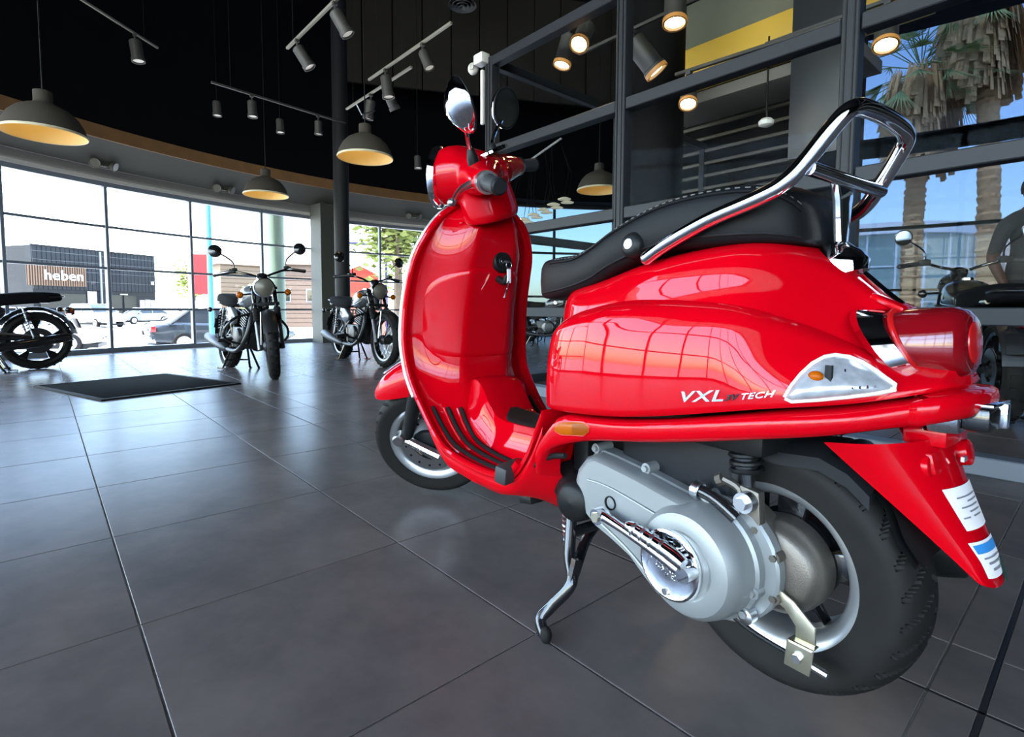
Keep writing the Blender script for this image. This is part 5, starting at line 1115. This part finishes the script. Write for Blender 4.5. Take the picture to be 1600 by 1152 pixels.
# ================================================================== outside
def tree(loc, h, r, label, leaf, n=1500, seed=1, ls=.35, trunk=(.10, .07, .045), zlo=.25):
    rnd = random.Random(seed); t = thing('tree', label, 'tree', loc); b = MB()
    tips = [V((rnd.uniform(-1, 1)*r*.6, rnd.uniform(-1, 1)*r*.6, h*rnd.uniform(.5, .95))) for _ in range(7)]
    b.tube([(0, 0, 0), (.1, .05, h*.25), (0, .1, h*.45)], [h*.035, h*.028, h*.02], 9, k=3)
    for p in tips: b.tube([(0, .08, h*.4), V((0, .05, h*.4))*.45+p*.5+V((0, 0, .1)), p], [h*.016, h*.01, h*.004], 6, k=2)
    b.build('trunk', P('bark', trunk, .9, noise=.3, scale=6), t)
    b = MB()
    for i in range(n):
        c = rnd.choice(tips) if rnd.random() < .55 else V((0, 0, h*.65)); d = V((rnd.gauss(0, 1), rnd.gauss(0, 1), rnd.gauss(0, .8)))
        d = d.normalized()*rnd.random()**.4; p = c*1+V((d.x*r*.62, d.y*r*.62, d.z*h*.26))
        if p.z < h*zlo: p.z = h*zlo+rnd.random()*h*.15
        s = ls*rnd.uniform(.6, 1.3); R = M.Rotation(rnd.uniform(0, 6.3), 3, 'Z') @ M.Rotation(rnd.uniform(-1.2, 1.2), 3, 'X')
        b.add([p+R @ V(q) for q in ((-s*.5, 0, 0), (0, s*.28, .04), (s*.5, 0, 0), (0, -s*.28, .04))], [(0, 1, 2, 3)])
    b.build('foliage', P('leaf', leaf, .6, noise=.5, scale=1.5), t, weld=False)['kind'] = 'stuff'
    return t
G0 = GROUND
tree((19.7, -11.2, G0), 7.2, 2.4, 'light green broadleaf tree outside just left of the red leg shield', (.15, .18, .03), 2600, 3, .34)
tree((80, -15.2, G0), 7.0, 2.4, 'yellow green bushy tree right of the black building', (.20, .24, .03), 900, 5, .7)
tree((104, 2.6, G0), 9.0, 3.2, 'yellow green tree left of the black building', (.22, .25, .03), 900, 6, .9)
tree((37.0, -10.6, G0), 3.2, 1.2, 'small yellow green bush before the wood clad house', (.2, .24, .03), 500, 8, .35)
tree((31, -13.6, G0), 3.0, 1.0, 'small green tree between the brick house and the red marquee', (.16, .2, .03), 500, 9, .35)
# the black building with the lettered slat sign
def frame_obj(a, b_):
    a, b_ = V(a), V(b_); d = (b_-a); d.z = 0; L_ = d.length; d.normalize(); return a, d, L_, V((-d.y, d.x, 0))
a = V((77.0, .55, G0)); d = (V((84, -11.4, G0))-a); L_ = d.length; d.normalize(); nx = V((d.y, -d.x, 0)); nx = -nx if nx.dot(a) > 0 else nx
bt = thing('commercial_building', 'low black metal clad building with a lettered wooden slat sign', 'building', a, atan2(d.y, d.x))
sgn = 1 if M.Rotation(-atan2(d.y, d.x), 3, 'Z').__matmul__(nx).y > 0 else -1
BCLAD = P('black_cladding', (.014, .0145, .017), .6, spec=.15); BTRIM = P('dark_trim', (.012, .012, .013), .6, spec=.15)
def bx(name, m, c, s, parent=bt, **k): b = MB(); b.box((c[0], sgn*c[1], c[2]), s); return b.build(name, m, parent, **k)
bx('shell', BTRIM, (L_/2, -4, 4.05), (L_, 7.8, 8.1))
npan = 30
pb = MB(); pb.box((0, 0, 0), (L_/npan-.05, .12, 4.7)); pbm = pb.mesh('cladding_panel', BCLAD, bevel=.02, segs=1)
for i in range(npan): link('cladding_panel', pbm, bt, (L_/npan*(i+.5), sgn*(-.02), 5.75))
for z in (4.4, 5.5, 6.6, 7.5): bx('cladding_rail', P('rail_light_grey', (.05, .05, .055), .5), (L_/2, .07, z), (L_, .04, .05))
bx('roof_edge', BTRIM, (L_/2, -.0, 8.12), (L_+.2, .3, .14))
for i, x in enumerate((2.9, 8.6, 10.4)): bx('shop_window', P('dark_shop_glass', (.02, .02, .018), .2, spec=.2), (x, .0, 1.6), (1.5 if i else 4.6, .1, 2.7))
bx('doorway', P('pale_doorway', (.25, .24, .22), .5), (5.9, .02, 1.7), (1.0, .1, 3.2))
bx('downpipe', ALUFRAME, (6.9, .15, 4), (.16, .16, 8))
bx('wall_lamp', WHITEP, (L_-.55, .2, 4.6), (.25, .2, .4)); bx('name_strip', WHITEP, (9.6, .1, 3.05), (.9, .05, .10))
sg_ = bx('sign_board', P('sign_back', (.015, .012, .01), .6), (2.3, .12, 4.95), (5.9, .08, 2.35))
sl_ = MB(); sl_.box((0, 0, 0), (.10, .10, 2.3)); slm = sl_.mesh('sign_slat', P('sign_wood', (.15, .07, .03), .6, noise=.3, scale=3))
for i in range(24): link('sign_slat', slm, sg_, (-.52+.245*i, sgn*.2, 4.95))
tx = text_mb('heben', 1.55, .06, 0, 1.08, .006); mx_ = max(p.x for p in tx.v); fl_ = -1 if sgn < 0 else 1
tx.xf(lambda p: V(((.85+p.x) if sgn < 0 else (.85+(mx_-p.x)), sgn*(.32+p.z), 4.45+p.y))); tx.build('sign_lettering', P('sign_white', (.85, .85, .85), .5), sg_, weld=False)
# neighbours
def house(loc, rz, w, dp, h, label, wall, roofh=1.2, brick=None, wins=()):
    t = thing('house', label, 'house', loc, rz); b = MB(); b.box((0, 0, h/2), (w, dp, h)); b.build('wall', wall, t)
    b = MB(); b.loft([[V((x, -dp/2-.3, h)), V((x, dp/2+.3, h)), V((x, 0, h+roofh))] for x in (-w/2-.3, w/2+.3)]); b.build('roof', P('roof_brown', (.16, .12, .09), .8), t)
    for x, z, ww, hh in wins:
        b = MB(); b.box((x, -dp/2-.02, z), (ww, .10, hh)); f = b.build('window', ALUFRAME, t); b = MB(); b.box((x, -dp/2-.05, z), (ww*.85, .10, hh*.85)); b.build('window_pane', GLOSSBLACK, f)
    for i in range(int(h/.35)):
        b = MB(); b.box((0, -dp/2-.02, .18+.35*i), (w, .06, .30)); b.build('wall_board', wall, t)
    return t
face = lambda x, y: atan2(y, x)-PI/2
house((50.5, -12.9, G0), face(50.5, -12.9)+.35, 4.2, 4, 5.0, 'house clad in light brown horizontal boards left of the green column', P('light_boards', (.16, .11, .065), .8, noise=.15), 1.4, wins=((.8, 2.0, 1.0, 1.2),))
house((42.5, -15.6, G0), face(42.5, -15.6)-.2, 4.4, 4, 4.7, 'brown brick house with a gable right of the green column', P('brown_brick', (.10, .065, .045), .85, noise=.2), 1.3, wins=((-1.0, 2.4, .9, 1.0), (1.0, 2.4, .9, 1.0)))
t = thing('side_building', 'stone grey building edge at the far left', 'building', (41.5, 3.2, G0), face(41.5, 3.2)); b = MB(); b.box((-.7, 0, 4.2), (4.6, 5, 8.4)); b.build('wall', P('stone_wall', (.12, .10, .08), .8), t)
for i in range(9): b = MB(); b.box((-.7, -2.52, .5+.9*i), (4.6, .08, .06)); b.build('wall_joint', P('stone_joint', (.15, .13, .1), .8), t)
t = thing('banner', 'red upright advertising banner beside the teal pole', 'banner', (44.5, -8.75, G0), face(44.5, -8.75)); b = MB(); b.box((0, 0, 3.9), (1.25, .06, 2.9)); b.build('cloth', P('banner_red', (.36, .012, .012), .8), t)
b = MB(); b.tube([(-.66, 0, 0), (-.66, 0, 5.5)], .05, 8); b.build('mast', STEEL, t)
b = MB()
for i in range(9): b.tube([(-.9, .3, .6*i), (-.66, 0, .6*i+.3), (-.9, -.3, .6*i+.6)], .03, 6)
b.build('mast_lattice', P('lattice_tan', (.5, .38, .24), .7), t)
t = tag(MB().tube([(18.0, -3.83, G0), (18.0, -3.83, 8)], .075, 14).build('pole', P('teal_paint', (.04, .17, .17), .5)), 'teal painted lamp pole standing right of the dark sedan', 'pole')
t = thing('marquee', 'red tent roof inside a dark blue metal frame behind the two motorcycles', 'tent', (23.5, -11.0, G0), face(23.5, -11))
b = MB(); b.loft([[V((x, y, z)) for x, z in ((-1.3, 2.2), (-.5, 3.1), (.2, 3.4), (.9, 3.05), (1.5, 2.2))] for y in (-.6, .9)]); b.build('tent_roof', P('tent_red', (.34, .025, .012), .8), t)
b = MB(); b.box((.1, 0, 1.1), (2.6, .06, 2.2)); b.build('tent_wall', P('tent_pale', (.5, .15, .1), .7), t)
for x0, x1 in ((-1.35, 1.35),):
    for x in (x0, x1): b = MB(); b.box((x, -.9, 2.2), (.10, .10, 4.4)); b.build('frame_post', P('frame_blue', (.03, .03, .10), .4), t)
    b = MB(); b.box((0, -.9, 4.35), (2.8, .10, .12)); b.build('frame_beam', P('frame_blue', (.03, .03, .10), .4), t)
for i, (dx, lb) in enumerate(((0, 'grey vertical board fence right of the black building'),)):
    t = thing('fence', lb, 'fence', (66, -11.0, G0), face(66, -11)); 
    for k in range(14): b = MB(); b.box((-3.2+.46*k, 0, 1.1), (.42, .08, 2.2+.1*(k % 2))); b.build('fence_board', P('fence_grey', (.22, .21, .2), .7), t)
tag(MB().tube([(30.5, -16.3, G0), (30.5, -16.3, 9)], .16, 14).build('pole', P('grey_pole', (.3, .3, .33), .5)), 'grey utility pole before the light green tree', 'pole')
# cars
def car(label, loc, rz, paint, L_=4.5, Hh=1.45, suv=False):
    t = thing('car', label, 'car', loc, rz); PM = P('car_paint', paint, .22, coat=1); W2 = .88
    GL = P('car_glass', (.03, .035, .04), .06)
    low = [(-2.2, .42, .70), (-2.24, .55, .86), (-2.1, .32, .98), (-1.6, .28, 1.0), (-.8, .26, .97), (.6, .26, .95), (1.3, .28, .90), (1.9, .30, .80), (2.18, .36, .66), (2.24, .45, .55)]
    if suv: low = [(x, a+.08, b_+.16) for x, a, b_ in low]
    b = MB(); b.loft([[V((x, y*W2*(1-.12*abs(x/2.3)**3), z)) for y, z in ((-1, z0+.06), (-.9, z0), (.9, z0), (1, z0+.06), (1, z1-.10), (.93, z1-.02), (.6, z1), (0, z1+.02), (-.6, z1), (-.93, z1-.02), (-1, z1-.10))] for x, z0, z1 in low]); body = b.build('body', PM, t, angle=45)
    top = [(-1.75, .99, .78), (-1.1, Hh-.05, .66), (-.4, Hh, .64), (.3, Hh-.03, .63), (1.05, .95, .76)]
    if suv: top = [(-2.1, 1.1, .80), (-1.8, Hh-.06, .70), (-.4, Hh, .68), (.3, Hh-.04, .66), (1.1, 1.08, .78)]
    zb_ = .90+(.16 if suv else 0)
    b = MB(); b.loft([[V((x, y*w, z)) for y, z in ((-1.14, zb_), (1.14, zb_), (1, z1-.03), (.9, z1), (-.9, z1), (-1, z1-.03))] for x, z1, w in top]); b.build('cabin', GL, t, angle=40)
    b = MB(); b.loft([[V((x, y*w, z)) for y, z in ((-.98, z1-.035), (.98, z1-.035), (.9, z1+.012), (-.9, z1+.012))] for x, z1, w in top[1:4]]); b.build('roof', PM, t)
    for e in (1, -1):
        for x in (-.35, ): b = MB(); b.tube([(x, e*.80, zb_), (x-.05, e*.66, Hh-.03)], .035, 6); b.build('pillar', PM, t)
        b = MB(); b.tube([(top[0][0], e*.86, zb_+.03), (top[1][0], e*.65, top[1][1]), (top[3][0], e*.63, top[3][1]), (top[4][0], e*.84, zb_+.03)], .035, 6); b.build('roof_rail', PM, t)
        b = MB(); b.box((.85, e*.95, zb_+.06), (.12, .16, .12)); b.build('wing_mirror', PM, t, bevel=.02)
        b = MB(); b.box((-2.17, e*.66, .78+(.2 if suv else 0)), (.14, .38, .18)); b.build('tail_light', REDLB, t, bevel=.02)
        b = MB(); b.box((2.12, e*.62, .68+(.15 if suv else 0)), (.2, .36, .14)); b.build('headlight', CLEARL, t, bevel=.02)
        for x in (-1.35, 1.38):
            b = MB(); b.lathe([(.2, .11), (.30, .11), (.325, .08), (.325, -.08), (.30, -.11), (.2, -.11)], (x, e*.78, .325), (0, 1, 0), 28); w_ = b.build('wheel', RUBBER, t)
            b = MB(); b.lathe([(.05, .09), (.18, .10), (.21, .115), (.215, .10)], (x, e*.78, .325), (0, e, 0), 24)
            for k in range(9): a_ = 2*PI*k/9; b.box((x+cos(a_)*.11, e*.885, .325+sin(a_)*.11), (.19, .02, .03), M.Rotation(-a_, 3, 'Y'))
            b.build('wheel_rim', RIMSILVER, w_)
            b = MB(); b.lathe([(0, .06), (.21, .06)], (x, e*.78, .325), (0, e, 0), 20); b.build('wheel_recess', BLACK, w_)
    b = MB(); b.box((-2.245, 0, .72), (.03, .5, .12)); b.build('number_plate', PAPER, t); b = MB(); b.box((0, 0, .22), (4.2, 1.5, .12)); b.build('underside', BLACK, t)
    return t
az = lambda x, y: atan2(y, x)
car('dark grey sedan parked outside with its tail to the left', (20.8, -4.75, G0), az(20.8, -4.75)-PI/2+.25, (.02, .024, .028))
car('white car outside, behind the rear wheel of the leftmost motorcycle', (22.8, .55, G0), az(22.8, .3)+PI/2+2.9, (.72, .72, .72))
car('white sport utility car farther off, before the black building', (50, -3.05, G0), az(50, -3)+PI+.5, (.72, .72, .70), Hh=1.72, suv=True)
car('small grey car far off behind the sedan, beside the fence', (58, -6.8, G0), az(58, -6.8)+2.2, (.20, .2, .2))
# palms and buildings beyond the tall window
def palm(x, y, h, label, seed, lean=.0, r=.33, k_=1.0):
    rnd = random.Random(seed); t = thing('palm_tree', label, 'palm', (x, y, G0))
    pt = [V((lean*k*k*.2, 0, h*k/10)) for k in range(11)]; b = MB()
    rr = [r*1.25 if k == 0 else r*(1.0-.18*k/10)+.02*(k % 2) for k in range(11)]
    F = frames(catmull(pt, 12)); rings = []
    for i, (p, u, w, tt) in enumerate(F):
        q = rr[min(10, i//12)]*(1+.07*(i % 3)); rings.append([p+(u*cos(2*PI*j/18)+w*sin(2*PI*j/18))*q*(1+rnd.uniform(-.09, .09)) for j in range(18)])
    b.loft(rings); tr = b.build('trunk', P('palm_bark', (.50, .29, .13), .9, noise=.45, scale=7, bump=.6, bscale=12), t, angle=20)
    b = MB()
    for i in range(170):                       # old leaf stubs
        a_ = rnd.uniform(0, 2*PI); k = rnd.uniform(.15, .98)*h; c = V((lean*(k/h*10)**2*.2, 0, k)); d_ = V((cos(a_), sin(a_), 0)); q = r*.95
        b.add([c+d_*q+V((-d_.y, d_.x, 0))*.06, c+d_*q-V((-d_.y, d_.x, 0))*.06, c+d_*(q+.05)+V((0, 0, .12))], [(0, 1, 2)])
    b.build('leaf_stubs', P('stub_tan', (.6, .38, .2), .9), t, weld=False)['kind'] = 'stuff'
    b = MB(); top = pt[-1]
    for i in range(900):                       # skirt of hanging dead fronds
        a_ = rnd.uniform(0, 2*PI); z0 = rnd.uniform(-1.35, .3)*k_; d_ = V((cos(a_), sin(a_), 0)); w_ = V((-d_.y, d_.x, 0)); q = r+(.25+rnd.random()*.55*(1+z0/k_*.25))*k_; ln = rnd.uniform(.7, 1.3)*k_
        p = top+V((0, 0, z0))+d_*q*.7; e_ = p+d_*.25+V((0, 0, -ln)); s_ = rnd.uniform(.02, .05)*k_
        b.add([p+w_*s_*.4, p-w_*s_*.4, e_-w_*s_*1.6+d_*.1, e_+w_*s_*1.6], [(0, 1, 2, 3)])
    b.build('dead_fronds', P('dead_frond', (.52, .32, .15), .9, noise=.5, scale=5), t, weld=False)['kind'] = 'stuff'
    for i in range(38):
        a_ = rnd.uniform(0, 2*PI); el = rnd.uniform(-.75, 1.2); d_ = V((cos(a_)*cos(el), sin(a_)*cos(el), sin(el))); w_ = V((-sin(a_), cos(a_), 0)); b = MB(); p0 = top+V((0, 0, .3)); L2 = rnd.uniform(1.2, 1.7)*k_
        p1 = p0+d_*L2*.7; b.tube([p0, p1], .018, 5)
        for k in range(15):
            f = (k-7)/7; dd = (d_+w_*f*1.0).normalized(); e_ = p1+dd*L2*.62+V((0, 0, -.25-.3*f*f)); s_ = w_*.045 if abs(f) < .6 else d_*.045
            b.add([p1-s_, p1+s_, e_], [(0, 1, 2)])
        b.build('frond', P('frond_green', (.20, .27, .10), .6), t, weld=False) if i == 0 else b.build('frond', bpy.data.materials['frond_green'], t, weld=False)
    return t
palm(5.41, -25.4, 10.3, 'left palm of two beyond the tall window, shaggy brown skirt', 2, .0, .32, 1.5)
palm(3.2, -25.9, 12.6, 'right palm of two beyond the tall window, clear upper trunk', 4, .03, .32, 1.5)
palm(15.5, -56, 6.5, 'small distant palm above the curved white building', 6, 0, .4, 1.5)
palm(7.0, -66, 7.6, 'small distant palm behind the right palm trunk', 7, 0, .4, 1.5)
t = thing('curved_building', 'low building with a curved glazed corner and white roof edge', 'building', (10.8, -42.0, G0)); t.scale = (1.55, 1.55, 1.38)
b = MB(); b.lathe([(3.2, 0), (3.2, 4.3)], (0, 0, 0), (0, 0, 1), 40); b.build('glazed_wall', P('teal_shop_glass', (.30, .40, .36), .12), t)
b = MB(); b.lathe([(3.0, 4.3), (3.45, 4.3), (3.5, 4.75), (3.0, 4.8), (0, 4.8)], (0, 0, 0), (0, 0, 1), 40); b.build('roof_edge', P('white_edge', (.85, .85, .85), .6), t, angle=40)
for k in range(22):
    a_ = 2*PI*k/22; b = MB(); b.box((cos(a_)*3.22, sin(a_)*3.22, 2.15), (.07, .07, 4.3), rotz(a_)); b.build('glazing_bar', P('bar_grey', (.7, .74, .74), .5), t)
for z in (1.4, 2.9): b = MB(); b.lathe([(3.24, z), (3.24, z+.06), (3.18, z+.06), (3.18, z)], (0, 0, 0), (0, 0, 1), 40); b.build('glazing_ring', P('bar_grey', (.7, .74, .74), .5), t)
t = thing('vault_building', 'brown grey building with a rounded roof right of the left palm', 'building', (2.6, -54.0, G0), 0); t.scale = (1.9, 1.6, 1.65)
b = MB(); b.loft([[V((x, y, z)) for x, z in [(-3.6, 0)]+[(-3.6+6.6*k/12, 3.2+2.1*sin(PI*(.15+.75*k/12))) for k in range(13)]+[(3.0, 0)]] for y in (-3, 2.6)]); b.build('wall', P('render_brown', (.55, .42, .34), .8, noise=.12), t, angle=40)
b = MB(); b.box((-1.3, 2.65, 1.7), (1.1, .12, 2.2)); b.build('doorway', P('pale_door', (.38, .38, .36), .6), t); b = MB(); b.box((-1.35, 2.75, .75), (1.3, .10, .5)); b.build('red_stripe', P('stripe_red', (.35, .02, .02), .6), t)
